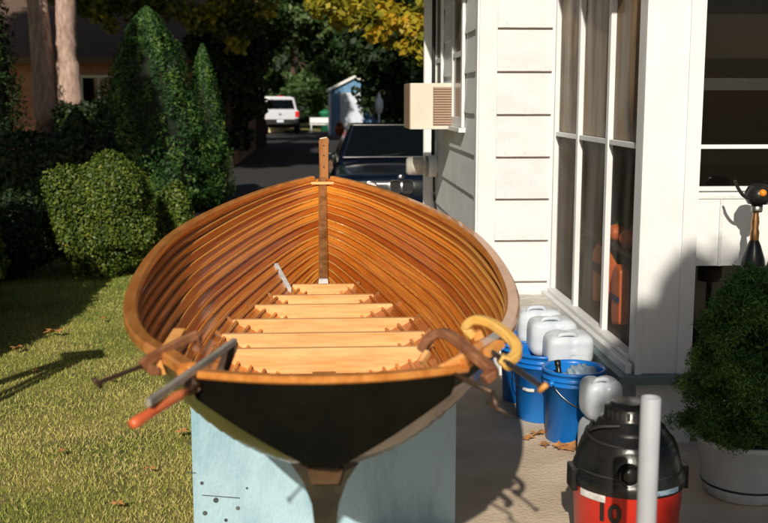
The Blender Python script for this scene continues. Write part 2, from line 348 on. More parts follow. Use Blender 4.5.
for px, py, s, lb in ((54, 334, .07, 'curled dry leaf on the lawn nearest the dark hedge shadow'), (103, 320, .035, 'small dry leaf on lawn close to the left rim of the boat'),
                      (110, 381, .04, 'small brown leaf on lawn just right of the clamp handle tip'), (17, 350, .05, 'dry leaf on lawn at far left above the thin shadow'), (182, 434, .035, 'tiny red brown leaf on lawn touching pale blue stand')):
    p = gz(px, py, .03); dry_leaf(p.x, p.y, .035, s, px, lb)
for px, py, s, lb in ((36, 372, .03, 'small leaf between the two thin shadows at far left lawn'), (150, 470, .03, 'small curled leaf on lawn left of the pale blue stand, low in the photo'), (62, 452, .028, 'single small leaf on the open lawn low at left'), (118, 505, .03, 'leaf lowest on the lawn near the bottom edge of the photo')):
    p = gz(px, py, .03); dry_leaf(p.x, p.y, .028, s, px * 1.7, lb)
for px, py, s in ((538, 436, .05), (528, 440, .035), (560, 449, .05), (572, 450, .06), (582, 447, .05), (545, 447, .04)):
    p = gz(px, py, .02); dry_leaf(p.x, p.y, .022, s, px, 'dry brown leaf lying on concrete at the foot of the blue buckets', 'leaves at the foot of the buckets')
#@BOAT
# ------------------------------------------------------------------ boat
TY = [2.33, 2.44, 2.60, 2.85, 3.18, 3.70, 4.10, 4.78, 5.25, 5.70, 6.13, 6.36, 6.48]
TB = [.290, .340, .415, .495, .567, .625, .635, .605, .513, .393, .243, .122, .020]
TG = [1.10, 1.098, 1.09, 1.078, 1.07, 1.08, 1.10, 1.12, 1.145, 1.168, 1.19, 1.205, 1.22]
STZ = [.70, .74, .78, .84, .92, 1.02, 1.12, 1.22]; STY = [4.95, 5.22, 5.42, 5.66, 5.92, 6.17, 6.35, 6.48]
# smooth tables
def sm(xs, ys):
    xs, ys = np.array(xs), np.array(ys); m = np.gradient(ys, xs)
    def f(x):
        x = float(np.clip(x, xs[0], xs[-1])); i = min(max(int(np.searchsorted(xs, x)) - 1, 0), len(xs) - 2)
        h = xs[i + 1] - xs[i]; t = (x - xs[i]) / h
        return float((2 * t**3 - 3 * t**2 + 1) * ys[i] + (t**3 - 2 * t**2 + t) * h * m[i] + (-2 * t**3 + 3 * t**2) * ys[i + 1] + (t**3 - t**2) * h * m[i + 1])
    return f
fB, fG, fS = sm(TY, TB), sm(TY, TG), sm(STZ, STY)
fK = sm([0, .06, .16, .3, .5, .7, .85, 1], [.907, .825, .745, .70, .69, .695, .70, .72])
fm = sm([0, .15, .4, .6, .85, 1], [1.0, 1.0, 1.06, 1.27, 1.55, 1.8]); fq = sm([0, .1, .3, .6, .85, 1], [3.2, 1.9, 1.15, 1.0, 1.2, 1.35])
Y0, YE = 2.33, 6.48
def hull(v, s):
    ys = Y0 + (YE - Y0) * v; a = s * math.pi / 2; g, k = fG(ys), fK(v)
    x = .018 + (fB(ys) - .018) * math.sin(a) ** fm(v); z = g - (g - k) * max(math.cos(a), 0) ** fq(v)
    if v < .13:      # the sections turn into a shallow straight V at the transom
        t = v / .13; t = t * t * (3 - 2 * t); xs = .018 + (fB(ys) - .018) * (.97 * s / .84 if s < .84 else .97 + .03 * (s - .84) / .16)
        zz = k + (g - k) * (.74 * (s / .84) ** 1.08 if s < .84 else .74 + .26 * (s - .84) / .16)
        x = xs * (1 - t) + x * t; z = zz * (1 - t) + z * t
    g1, k1 = fG(YE), fK(1); ze = g1 - (g1 - k1) * max(math.cos(a), 0) ** fq(1)
    y = Y0 + (fS(ze) - Y0) * v
    return Vector((x, y, z))
def hulln(v, s):
    e = .004; a, b = hull(v, max(s - e, 0)), hull(v, min(s + e, 1)); t = b - a; n = Vector((t.z, 0, -t.x)); return n.normalized()
NS, NV = 20, 72
boat = thing('wooden_boat', 'open lapstrake rowing boat with glossy varnished planks propped on a pale blue stand', 'boat')
SV = [i / NS for i in range(NS + 1)]
def build_planking(outer):
    vs, fs, uvs = [], [], []
    def strip(fa, fb, ua, ub, side):
        base = len(vs)
        for j in range(NV + 1):
            v = j / NV; v = v ** 1.0
            for f, uu in ((fa, ua), (fb, ub)):
                p = f(v); vs.append((p.x * side, p.y, p.z)); uvs.append((v * 4.2 + (7.3 if side > 0 else 0), uu))
        for j in range(NV): fs.append((base + 2 * j, base + 2 * j + 1, base + 2 * j + 3, base + 2 * j + 2))
    T, TH = .010, .009
    for side in (-1, 1):
        for i in range(NS):
            s0, s1 = SV[i], SV[i + 1]; sm_ = (s0 + s1) / 2; uo = i + (20 if side > 0 else 0) + (50 if outer else 0)
            fade = lambda v: min(1, (1 - v) * 14 + .25) * (min(1, .05 + v * 1.9) if outer else 1)
            o_ = TH if outer else 0
            lo = lambda v, s0=s0, o_=o_: hull(v, s0) + hulln(v, s0) * (T * fade(v) * (1 if i else 0) + o_)
            mi = lambda v, s=sm_, o_=o_: hull(v, s) + hulln(v, s) * (T * .5 * fade(v) + o_)
            hi = lambda v, s1=s1, o_=o_: hull(v, s1) + hulln(v, s1) * o_
            hc = lambda v, s1=s1, o_=o_: hull(v, s1) + hulln(v, s1) * (o_ + .0015)
            if outer:
                strip(lo, mi, uo + .02, uo + .5, side); strip(mi, hi, uo + .5, uo + .90, side)
                if i < NS - 1: strip(hi, lambda v, s1=s1: hull(v, s1) + hulln(v, s1) * (T * fade(v) + o_), uo + .945, uo + .995, side)
                continue
            RH = .0095; w0, w1 = .72, .92      # planed bead along the upper lap of every strake
            def pt(t, off, s0=s0, s1=s1, i=i):
                def f(v):
                    s = s0 + (s1 - s0) * t; return hull(v, s) + hulln(v, s) * (T * fade(v) * (1 - t) * (1 if i else 0) - off * fade(v))
                return f
            strip(pt(0, 0), pt(.4, .0), uo + .02, uo + .4, side); strip(pt(.4, 0), pt(w0, 0), uo + .4, uo + .77, side)
            strip(pt(w0, 0), pt(w0 + .03, RH), uo + .77, uo + .80, side); strip(pt(w0 + .03, RH), pt(w1, RH * 1.1), uo + .80, uo + .93, side); strip(pt(w1, RH * 1.1), pt(1, RH * .7), uo + .935, uo + .96, side)
            if i < NS - 1:
                nx = lambda v, s1=s1: hull(v, s1) + hulln(v, s1) * (T * fade(v))
                strip(pt(1, RH * .7), nx, uo + .96, uo + .995, side)
    me = bpy.data.meshes.new('planking'); me.from_pydata(vs, [], fs)
    uvl = me.uv_layers.new(name='UVMap')
    li = np.empty(len(me.loops), dtype=np.int32); me.loops.foreach_get('vertex_index', li)
    uvl.data.foreach_set('uv', np.array(uvs, dtype=np.float32)[li].ravel())
    bm = B(); bm.from_mesh(me); bmesh.ops.remove_doubles(bm, verts=bm.verts, dist=1e-7) if False else None
    bm.to_mesh(me); bm.free(); me.polygons.foreach_set('use_smooth', [True] * len(me.polygons))
    return me
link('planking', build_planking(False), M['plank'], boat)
o = link('hull_paint', build_planking(True), M['hull_paint'], boat)
# gunwale rails
for side in (-1, 1):
    pts = []
    for j in range(64):
        v = j / 63 * .992; p = hull(v, 1) + hulln(v, .97) * .012; pts.append((p.x * side, p.y, p.z + .006))
    bm = B(); sweep(bm, pts, rrect(.042, .030, .006)); obj('gunwale', bm, M['rail'], boat, False)
# transom with wineglass lower part, slightly bowed
def transom():
    bm = B(); f, b = [], []
    N_ = 30
    out = []
    for k in range(-N_, N_ + 1):
        s = abs(k) / N_; p = hull(0, s) + hulln(0, s) * .006; out.append((p.x * (1 if k >= 0 else -1), p.z))
    # from right sheer? order: left sheer -> keel -> right sheer
    out = out  # k=-N: left sheer
    def yb(x): return Y0 - .012 - .085 * (1 - (x / .31) ** 2)
    grid = []
    for t in range(9):
        row = []
        for x, z in out:
            top = 1.088 + .002 * (1 - (x / .31) ** 2); row.append((x, z + (top - z) * t / 8))
        grid.append(row)
    for off in (0, .028):
        vv = [[bm.verts.new((x, yb(x) + off, z)) for x, z in row] for row in grid]
        for r0, r1 in zip(vv, vv[1:]):
            for i in range(len(r0) - 1):
                try: bm.faces.new((r0[i], r0[i + 1], r1[i + 1], r1[i]))
                except Exception: pass
        (f if off == 0 else b).extend([vv[0], vv[-1]])
    for row in (0, 1):
        for i in range(len(f[row]) - 1): bm.faces.new((f[row][i], f[row][i + 1], b[row][i + 1], b[row][i]))
    obj('transom', bm, M['transom_black'], boat)
    bm = B(); pts = []
    for i in range(31):
        x = -.318 + .636 * i / 30; pts.append((x, yb(x) + .012, 1.098 + .002 * (1 - (x / .318) ** 2)))
    sweep(bm, pts, rrect(.032, .018, .005)); obj('transom_cap', bm, M['rail'], boat, False)
transom()
# keel / deadwood with hollow flare under the stern
bm = B(); rings = []
for j in range(26):
    v = .0 + .62 * j / 25; p = hull(v, 0); fl = max(0, 1 - v / .35) ** .7
    zt = p.z + .02; hw = .030 + .0 * v
    f2 = fl * .9; nz = p.z - .012
    prof = [(.028 + .055 * f2, nz), (.027 + .024 * f2, nz - .045), (.025 + .006 * f2, nz - .098), (.024, nz - .16 if nz - .16 > .6 else .6), (.024, .585)]
    ring = [(x, z) for x, z in prof] + [(-x, z) for x, z in prof[::-1]]
    yy = p.y - .006 if j else p.y - .035
    rings.append([bm.verts.new((x, yy, z)) for x, z in ring])
for a, b in zip(rings, rings[1:]):
    for i in range(len(a)): bm.faces.new((a[i], a[(i + 1) % len(a)], b[(i + 1) % len(a)], b[i]))
bm.faces.new(rings[0]); bm.faces.new(rings[-1][::-1])
keel = obj('keel', bm, M['keel_paint'], boat, False)
for dx, dz in ((-.012, .69), (.008, .66), (-.005, .63)):
    bm = B(); lathe(bm, [(.0, -.002), (.006, -.002), (.006, .004)], 10, (dx, Y0 - .040, dz + .05), 'y'); obj('screw', bm, M['wedge'], keel)
bm = B(); prism(bm, [(-.040, .885), (.0, .897), (.040, .885), (.030, .852), (-.030, .852)], Y0 - .056, Y0 - .036); obj('end_block', bm, M['stem_dark'], keel)
# stem
pts = [(0, fS(z) + .012, z) for z in np.linspace(.72, 1.215, 16)]
bm = B(); sweep(bm, pts, rrect(.046, .05, .006), up=(1, 0, 0)); obj('stem', bm, M['ledge_stem'], boat, True)
bm = B(); a0 = Vector((.010, 6.44, 1.13)); box(bm, (-.018, 6.465, 1.14), (.036, 6.52, 1.435)); 
prism(bm, [(-.018, 1.435), (.036, 1.435), (.043, 1.452), (.028, 1.47), (-.016, 1.462)], 6.465, 6.52)
hd = obj('stem_head', bm, M['ledge_stem'], boat, bevel=.004)
for z in (1.42, 1.36, 1.29, 1.22):
    bm = B(); lathe(bm, [(0, -.003), (.005, -.003), (.005, .004)], 10, (.009, 6.463, z), 'y'); obj('bolt', bm, M['dark_steel'], hd)
bm = B(); prism(bm, [(.036, 1.33), (.062, 1.32), (.066, 1.28), (.05, 1.25), (.036, 1.26)], 6.475, 6.505); obj('eye_plate', bm, M['dark_steel'], hd)
bm = B(); prism(bm, [(-.07, 6.40), (.07, 6.40), (.03, 6.46), (-.03, 6.46)], 1.188, 1.204, 'z'); obj('breasthook', bm, M['pine'], boat, bevel=.003)
bm = B(); prism(bm, [(-.03, .735), (.03, .735), (.022, .80), (-.022, .80)], 5.30, 5.33); obj('wedge', bm, M['decal_white'], boat)
bm = B(); beam(bm, (-.24, 5.33, .865), (-.165, 5.05, .79), .022, .03); obj('batten', bm, M['decal_white'], boat)
# floor timbers
for yb_, hw, zt in ((5.13, .150, .803), (4.86, .232, .80), (4.62, .315, .802), (4.32, .372, .80), (4.05, .392, .80), (3.80, .375, .80)):
    bm = B(); h = .095 if hw > .2 else .07
    poly = [(-hw, zt), (hw, zt), (hw + .002, zt - .008), (hw * (.80 if hw > .2 else .7), zt - h), (-hw * (.80 if hw > .2 else .7), zt - h), (-hw - .002, zt - .008)]
    prism(bm, poly, yb_, yb_ + .028); ft = obj('floor_timber', bm, M['pine'], boat, bevel=.002)
    for s in (-1, 1):
        bm = B(); beam(bm, (s * (hw + .025), yb_ + .005, zt + .012), (s * (hw * .86), yb_ + .012, zt - .05), .013, .012, up=(0, 1, 0)); obj('cleat', bm, M['ledge_stem'], ft)
bm = B(); prism(bm, [(-.05, .74), (.05, .74), (.04, .765), (-.04, .765)], 3.2, 3.6, 'y'); obj('keelson', bm, M['rail'], boat)
# stand
STY0 = 3.60
stand = thing('boat_stand', 'pale blue painted plywood stand under the rowing boat', 'boat stand')
def hull_z(x, Y):
    best = None
    for side_s in range(0, 101):
        s = side_s / 100; lo, hi = 0., 1.
        for _ in range(18):
            mid = (lo + hi) / 2
            if hull(mid, s).y < Y: lo = mid
            else: hi = mid
        p = hull(lo, s)
        if p.x >= abs(x): return p.z - .030
    return fG(Y)
for k, (Yp, hw) in enumerate(((4.02, .515), (5.2, .40))):
    top = [(x, hull_z(x, Yp) if abs(x) > .05 else .584) for x in np.linspace(-hw, hw, 33)]
    bm = B(); poly = [(x, z) for x, z in top] + [(hw, .02), (-hw, .02)]
    # build as quads to keep the concave top clean
    fr, bk = [], []
    for off, L_ in ((0, fr), (.02, bk)):
        for x, z in top: L_.append((bm.verts.new((x, Yp + off, .022)), bm.verts.new((x, Yp + off, z))))
    for L_ in (fr, bk):
        for i in range(len(L_) - 1): bm.faces.new((L_[i][0], L_[i + 1][0], L_[i + 1][1], L_[i][1]))
    for r in (0, 1):
        for i in range(len(fr) - 1): bm.faces.new((fr[i][r], fr[i + 1][r], bk[i + 1][r], bk[i][r]))
    for e in (0, -1): bm.faces.new((fr[e][0], fr[e][1], bk[e][1], bk[e][0]))
    pn = obj('end_panel', bm, M['blue_board'], stand)
    if k == 0:
        for px, py, r in ((202, 483, .006), (216, 500, .009), (238, 508, .007), (205, 513, .008), (247, 488, .004), (226, 520, .006)):
            p = at(px, py, 4.02); bm = B(); lathe(bm, [(0, -.0015), (r * 1.2, -.0015), (r * 1.2, .002)], 12, (p.x, 4.02, p.z), 'y'); obj('screw_hole', bm, M['blue_spot'], pn)
        for a_, b_ in (((186, 472), (196, 473)), ((202, 495), (240, 498))): bm = B(); beam(bm, at(*a_, 4.019), at(*b_, 4.019), .003, .003); obj('scratch', bm, M['blue_spot'], pn)
for s in (-1, 1):
    bm = B(); box(bm, (s * .36 - .02, 4.042, .3), (s * .36 + .02, 5.197, .36)); obj('side_rail', bm, M['blue_board'], stand)
#@CLAMPS
# ------------------------------------------------------------------ clamps on the stern rim
def thread(bm, a, b, r, n=60):
    a, b = Vector(a), Vector(b); sweep(bm, [a.lerp(b, k / n) for k in range(n + 1)], circ(r, 10), scales=[1 if k % 2 else .78 for k in range(n + 1)])
def path(pl): return smooth_pts([at(*p) for p in pl], 6)
# left C-clamp, dark iron with long thin screw
c = thing('c_clamp', 'dark iron clamp with a thin screw gripping the left stern rim', 'clamp', 'clamps on the stern rim')
bm = B(); sweep(bm, path([(197, 335, 2.52), (183, 341, 2.5), (166, 350, 2.46), (150, 359, 2.42), (141, 366, 2.40)]), rrect(.014, .024, .003), scales=None); sweep(bm, path([(197, 335, 2.52), (199, 343, 2.53), (196, 351, 2.53)]), rrect(.014, .02, .003)); sweep(bm, path([(145, 362, 2.41), (152, 371, 2.42), (158, 370, 2.43)]), rrect(.014, .02, .003)); obj('frame', bm, M['brown_iron'], c)
bm = B(); thread(bm, at(150, 363, 2.42), at(98, 383, 2.30), .0058); s_ = obj('screw', bm, M['dark_steel'], c, True)
bm = B(); tube(bm, [at(94, 379, 2.29), at(101, 387, 2.31)], .006, 8); obj('handle', bm, M['dark_steel'], s_, True)
bm = B(); beam(bm, at(167, 352, 2.5), at(180, 332, 2.6), .03, .02); obj('wood_pad', bm, M['wedge'], c)
bm = B(); beam(bm, at(158, 360, 2.45), at(163, 374, 2.45), .022, .018); obj('wood_pad', bm, M['wedge'], c)
# left bar clamp
c = thing('bar_clamp', 'steel bar clamp with a red wooden handle across the left stern rim', 'clamp', 'clamps on the stern rim')
bm = B(); beam(bm, at(148, 403, 2.10), at(235, 341, 2.50), .012, .016); obj('bar', bm, M['bar_steel'], c, bevel=.002)
bm = B(); beam(bm, at(232, 345, 2.50), at(222, 372, 2.5), .02, .03); obj('fixed_jaw', bm, M['dark_steel'], c, bevel=.003)
bm = B(); beam(bm, at(188, 379, 2.29), at(196, 392, 2.29), .026, .03); obj('sliding_jaw', bm, M['dark_steel'], c, bevel=.003)
bm = B(); tube(bm, [at(206, 381, 2.32), at(170, 401, 2.18)], .007, 10); obj('screw', bm, M['dark_steel'], c, True)
bm = B(); pp = [at(186, 391, 2.23), at(178, 396, 2.20), at(150, 413, 2.12), at(136, 422, 2.08), at(131, 425, 2.07)]
sweep(bm, pp, circ(.0115, 14), scales=[.7, 1, .95, 1.08, .8]); obj('handle', bm, M['red_handle'], c, True)
bm = B(); beam(bm, at(204, 371, 2.33), at(216, 388, 2.33), .022, .022); obj('wood_pad', bm, M['wedge'], c)
bm = B(); beam(bm, at(183, 366, 2.35), at(196, 372, 2.33), .02, .02); obj('wood_pad', bm, M['wedge'], c)
# right ochre C-clamp
c = thing('c_clamp', 'ochre painted clamp with a wide rounded frame on the right stern rim', 'clamp', 'clamps on the stern rim')
bm = B(); sweep(bm, path([(473, 336, 2.55), (466, 328, 2.55), (474, 320, 2.54), (490, 323, 2.52), (505, 333, 2.48), (515, 344, 2.45), (516, 354, 2.42), (508, 361, 2.40), (500, 358, 2.40)]), rrect(.026, .022, .004)); obj('frame', bm, M['yellow_iron'], c)
bm = B(); thread(bm, at(492, 352, 2.44), at(544, 388, 2.24), .0072); s_ = obj('screw', bm, M['steel'], c, True)
bm = B(); sweep(bm, [at(502, 359, 2.42), at(510, 365, 2.38)], circ(.015, 12)); obj('boss', bm, M['yellow_iron'], s_, True)
bm = B(); tube(bm, [at(539, 391, 2.24), at(547, 384, 2.23)], .0065, 8); obj('handle', bm, M['wedge'], s_, True)
bm = B(); beam(bm, at(486, 354, 2.44), at(501, 343, 2.48), .022, .016); obj('wood_pad', bm, M['wedge'], c)
bm = B(); beam(bm, at(473, 337, 2.55), at(482, 333, 2.55), .022, .02); obj('wood_pad', bm, M['wedge'], c)
# right brown clamp
c = thing('c_clamp', 'rusty brown clamp arching over the stern rim left of the ochre clamp', 'clamp', 'clamps on the stern rim')
bm = B(); sweep(bm, path([(422, 350, 2.46), (430, 338, 2.45), (443, 333, 2.43), (458, 341, 2.38), (473, 354, 2.33), (487, 366, 2.29), (492, 373, 2.27), (484, 380, 2.26)]), rrect(.028, .022, .004)); obj('frame', bm, M['brown_iron'], c)
bm = B(); tube(bm, [at(446, 370, 2.33), at(470, 382, 2.26), at(492, 392, 2.20)], .006, 8); s_ = obj('screw', bm, M['dark_steel'], c, True)
bm = B(); tube(bm, [at(486, 402, 2.19), at(512, 416, 2.16)], .004, 8); tube(bm, [at(492, 392, 2.2), at(497, 407, 2.175)], .006, 8); obj('handle', bm, M['dark_steel'], s_, True)
bm = B(); sweep(bm, path([(423, 388, 2.30), (430, 375, 2.31), (446, 366, 2.32), (463, 357, 2.34)]), rrect(.013, .018, .003)); obj('wood_pad', bm, M['wedge'], c)
bm = B(); beam(bm, at(428, 352, 2.42), at(421, 363, 2.40), .012, .014); obj('wood_pad', bm, M['pine'], c)
#@HOUSE
# ------------------------------------------------------------------ white house
house = thing('white_house', 'white shingled house with enclosed porch at right of the boat', 'house')
XW, XP, YF, YP = 1.04, 1.5, 7.0, 4.95
Z0 = .49; CH = .277
def siding_face(name, axis, fixed, a0, a1, zs, sign):
    """courses of wide shingles; each leans out at its foot, wavy cut lower edge, vertical joints"""
    bm = B(); th = .020
    n = max(2, int((a1 - a0) / .05))
    for ci, z in enumerate(zs):
        zt = z + CH + .01
        prev = None
        lop = []
        for i in range(n + 1):
            a = a0 + (a1 - a0) * i / n
            w_ = (.0035 * math.sin(a * 43 + ci) + .002 * math.sin(a * 97 + ci * 3)) * (1 if axis == 'x' else .12)
            def P(off, zz):
                return (fixed + sign * off, a, zz) if axis == 'x' else (a, fixed + sign * off, zz)
            lop.append([bm.verts.new(P(.002, z + w_)), bm.verts.new(P(th, z + w_)), bm.verts.new(P(.003, zt))])
        for p, q in zip(lop, lop[1:]):
            bm.faces.new((p[0], q[0], q[1], p[1])); bm.faces.new((p[1], q[1], q[2], p[2]))
        # joints
        j = a0 + (.21 if ci % 2 else .46)
        while j < a1 - .03 and axis == 'y' and False:
            lo = (fixed + sign * .004, j - .0016, z + .004) if axis == 'x' else (j - .0016, fixed + sign * .004, z + .004)
            hi = (fixed + sign * (th + .0005), j + .0016, z + CH * .5) if axis == 'x' else (j + .0016, fixed + sign * (th + .0005), z + CH * .5)
            box(bm, tuple(min(p, q) for p, q in zip(lo, hi)), tuple(max(p, q) for p, q in zip(lo, hi))); j += .61
    return obj(name, bm, M['siding'], house)
zs = [Z0 + CH * k for k in range(-0, 9)]
siding_face('siding', 'x', XW, YF + .0, 10.3, [Z0 + CH * k for k in range(-1, 9)], -1)
siding_face('siding', 'y', YF, XW + .1, XP - .002, zs, -1)
for z in zs:
    bm = B(); box(bm, (XW + .1, YF - .0205, z - .006), (XP - .003, YF - .001, z - .001)); obj('course_shadow_strip', bm, M['course_shade'], house)  # added dark strip stands for the shadow under each siding course
for z in zs:
    for x in (XW + .16, XW + .29, XP - .05):
        bm = B(); lathe(bm, [(0, -.0015), (.0035, -.001), (.004, .002)], 8, (x, YF - .0185, z + .022), 'y'); obj('nail_head', bm, M['weathered'], house)
bm = B(); box(bm, (XW, YF, .2), (6, 10.4, 3.0)); obj('wall', bm, M['white'], house)
bm = B(); box(bm, (XW + .03, YF + .03, -.02), (6, 10.3, .2)); box(bm, (XP + .03, YP + .16, -.02), (6, YF - .01, .33)); obj('foundation', bm, M['foundation'], house)
bm = B(); box(bm, (XW - .018, YF - .022, .40), (XW + .098, YF + .0, 3.0)); box(bm, (XW - .030, YF - .0, .22), (XW - .001, YF + .085, 3.0)); obj('corner_board', bm, M['white'], house)
bm = B(); box(bm, (XW - .02, 10.2, .2), (XW - .001, 10.42, 3.0)); obj('corner_board', bm, M['white'], house)
bm = B(); sweep(bm, [(XW - .045, 10.05, 3.0), (XW - .045, 10.05, .05)], rrect(.09, .07, .012), up=(0, 1, 0)); obj('downspout', bm, M['white'], house)
# roofs (above the frame)
bm = B(); prism(bm, [(XW - .35, 3.0), (3.5, 4.3), (6.4, 3.0), (6.4, 2.92), (XW - .35, 2.92)], YF - .3, 10.8); obj('roof', bm, M['roof'], house)
bm = B(); prism(bm, [(YP - .3, 2.75), (YF - .3, 3.15), (YF - .3, 3.08), (YP - .3, 2.68)], XP - .2, 6.2, 'x'); obj('porch_roof', bm, M['roof'], house)
# side window
def frame_x(bm, X, y0, y1, z0, z1, w, t, extra=()):
    box(bm, (X - t, y0 - w, z0 - w), (X, y0, z1 + w)); box(bm, (X - t, y1, z0 - w), (X, y1 + w, z1 + w)); box(bm, (X - t, y0, z1), (X, y1, z1 + w)); box(bm, (X - t, y0, z0 - w), (X, y1, z0))
for y0, y1 in ((7.78, 8.3), (9.15, 9.55)):
    bm = B(); frame_x(bm, XW - .014, y0, y1, 1.56, 2.62, .07, .022); box(bm, (XW - .06, y0 - .1, 1.455), (XW - .004, y1 + .1, 1.488)); box(bm, (XW - .032, y0, 2.0), (XW - .014, y1, 2.04)); wf = obj('side_window', bm, M['white'], house, bevel=.002)
    bm = B(); box(bm, (XW - .022, y0, 1.56), (XW - .0155, y1, 2.62)); obj('pane', bm, M['curtain'], wf)
# porch
PG = XP + .05   # glass plane
def rail_box(y0, y1, z0, z1, x0=XP + .018, x1=XP + .05): return (x0, y0, z0), (x1, y1, z1)
bm = B()
for y0, y1 in ((4.952 + .115, 5.05), (5.635, 5.685), (6.305, 6.355), (6.95, 6.985)): box(bm, *rail_box(y0, y1, .43, 2.62))
box(bm, *rail_box(5.05, 6.93, 2.62, 2.75, XP - .008)); box(bm, *rail_box(5.05, 6.93, .38, .45, XP - .010))
wf = obj('porch_side_window', bm, M['white'], house, bevel=.004)
bm = B()
for y0, y1 in ((5.052, 5.618), (5.702, 6.288), (6.372, 6.928)): box(bm, (XP + .022, y0, 1.456), (XP + .049, y1, 1.484))
obj('meeting_rail', bm, M['white'], wf, bevel=.003)
def film(y0, y1, z0, z1, mt, k, amp=.006):
    nx, nz = 26, 44; vs = []; fs = []
    for i in range(nx + 1):
        for j in range(nz + 1):
            u, v = i / nx, j / nz; e = min(1, 8 * min(u, 1 - u)) * min(1, 8 * min(v, 1 - v) + .2)
            d = amp * e * (math.sin(5 * u + 1.6 * math.sin(2.2 * v + k) + k) + .45 * math.sin(10 * u - 2.5 * v + 2 * k) + .12 * math.sin(23 * u + 2 * v))
            vs.append((PG - .006 + d, y0 + (y1 - y0) * u, z0 + (z1 - z0) * v))
    for i in range(nx):
        for j in range(nz): a = i * (nz + 1) + j; fs.append((a, a + 1, a + nz + 2, a + nz + 1))
    me = bpy.data.meshes.new('plastic_film'); me.from_pydata(vs, [], fs); me.polygons.foreach_set('use_smooth', [True] * len(fs)); link('plastic_film', me, mt, wf)
def film_mat(name, c1, c2, alpha, sc):
    m = mat(name, c1, .4, col2=c2, scale=sc, stretch=(1, 3, .5), coat=.0, spec=.2, contrast=(.38, .62))
    nt = m.node_tree; b = nt.nodes['Principled BSDF']; tr = nt.nodes.new('ShaderNodeBsdfTransparent'); mx = nt.nodes.new('ShaderNodeMixShader'); mx.inputs[0].default_value = alpha
    nt.links.new(tr.outputs[0], mx.inputs[1]); nt.links.new(b.outputs[0], mx.inputs[2]); nt.links.new(mx.outputs[0], nt.nodes['Material Output'].inputs['Surface']); return m
M['film_hi'] = film_mat('brown_storm_film', (.06, .042, .024), (.30, .21, .115), .95, 2.2)
M['film_near'] = film_mat('thin_storm_film', (.03, .022, .014), (.14, .10, .06), .30, 1.8)
M['film_lo'] = film_mat('clear_storm_film', (.05, .036, .02), (.17, .125, .07), .52, 1.8)
for i, (y0, y1) in enumerate(((5.05, 5.62), (5.70, 6.29), (6.37, 6.93))):
    film(y0, y1, 1.487, 2.62, M['film_hi'], i * 1.7 + .4, .009); film(y0, y1, .45, 1.452, M['film_lo'] if i else M['film_near'], i * 2.3 + 2, .011)
bm = B(); box(bm, (XP - .085, YP - .05, .335), (XP + .045, YF - .03, .378)); box(bm, (XP + .045, YP - .05, .335), (6.1, YP + .10, .378)); obj('sill_board', bm, M['teal_sill'], house, bevel=.004)
bm = B(); box(bm, (XP - .045, YP + .0, .3785), (XP - .012, YF - .04, .43)); obj('sill_moulding', bm, M['white'], house, bevel=.006)
bm = B(); box(bm, (XP, YP, .3785), (XP + .275, YP + .11, 2.75)); obj('corner_post', bm, M['white'], house, bevel=.004)
bm = B(); box(bm, (XP + .205, YP - .012, .3785), (XP + .275, YP - .001, 2.75)); box(bm, (XP + .0, YP - .010, .3785), (XP + .030, YP - .001, 2.75)); obj('corner_trim', bm, M['white'], house)
bm = B(); box(bm, (XP + .02, YP + .03, -.02), (XP + .30, YP + .14, .334)); obj('pier', bm, M['foundation'], house, bevel=.004)
# porch front
bm = B()
box(bm, (XP + .276, YP + .035, 1.462), (5, YP + .075, 1.482)); box(bm, (XP + .276, YP + .03, 1.262), (5, YP + .09, 1.284)); box(bm, (XP + .276, YP + .03, 2.5), (5, YP + .09, 2.75))
for x in (2.75, 3.75): box(bm, (x, YP + .025, .9), (x + .09, YP + .095, 2.5))
wf2 = obj('porch_front_window', bm, M['white'], house, bevel=.003)
bm = B(); box(bm, (XP + .276, YP + .052, 1.284), (5, YP + .058, 1.462)); box(bm, (XP + .276, YP + .056, 1.482), (5, YP + .062, 2.5)); obj('pane', bm, M['pane_see'], wf2)
bm = B(); box(bm, (XP + .35, YP + .45, 1.90), (4.8, YP + .46, 2.12)); obj('roller_blind', bm, M['curtain'], wf2)
bm = B(); box(bm, (XP + .35, YP + .40, 1.74), (4.8, YP + .44, 1.80)); obj('inner_rail', bm, M['foundation'], wf2)
bm = B(); box(bm, (XP + .276, YP + .045, .90), (5, YP + .085, 1.2615)); obj('knee_panel', bm, M['white'], house)
bm = B(); box(bm, (XP + .276, YP + .038, 1.225), (5, YP + .044, 1.24)); box(bm, (XP + .40, YP + .035, .90), (XP + .415, YP + .0445, 1.22)); obj('panel_bead', bm, M['foundation'], house)
bm = B(); box(bm, (XP + .276, YP + .07, .379), (5, YP + .085, .898)); obj('lower_screen', bm, M['glass_dark'], house)
bm = B(); box(bm, (XP + .08, YP + .18, .38), (5.9, YF - .03, .42)); obj('porch_floor', bm, M['interior'], house)
bm = B(); box(bm, (XP + .06, YF - .028, .42), (5.9, YF - .022, 2.7)); box(bm, (3.2, YP + .2, .42), (3.23, YF - .03, 2.7)); box(bm, (XP + .05, YP + .2, 2.70), (5.9, YF - .05, 2.73)); obj('inner_wall', bm, M['interior'], house)
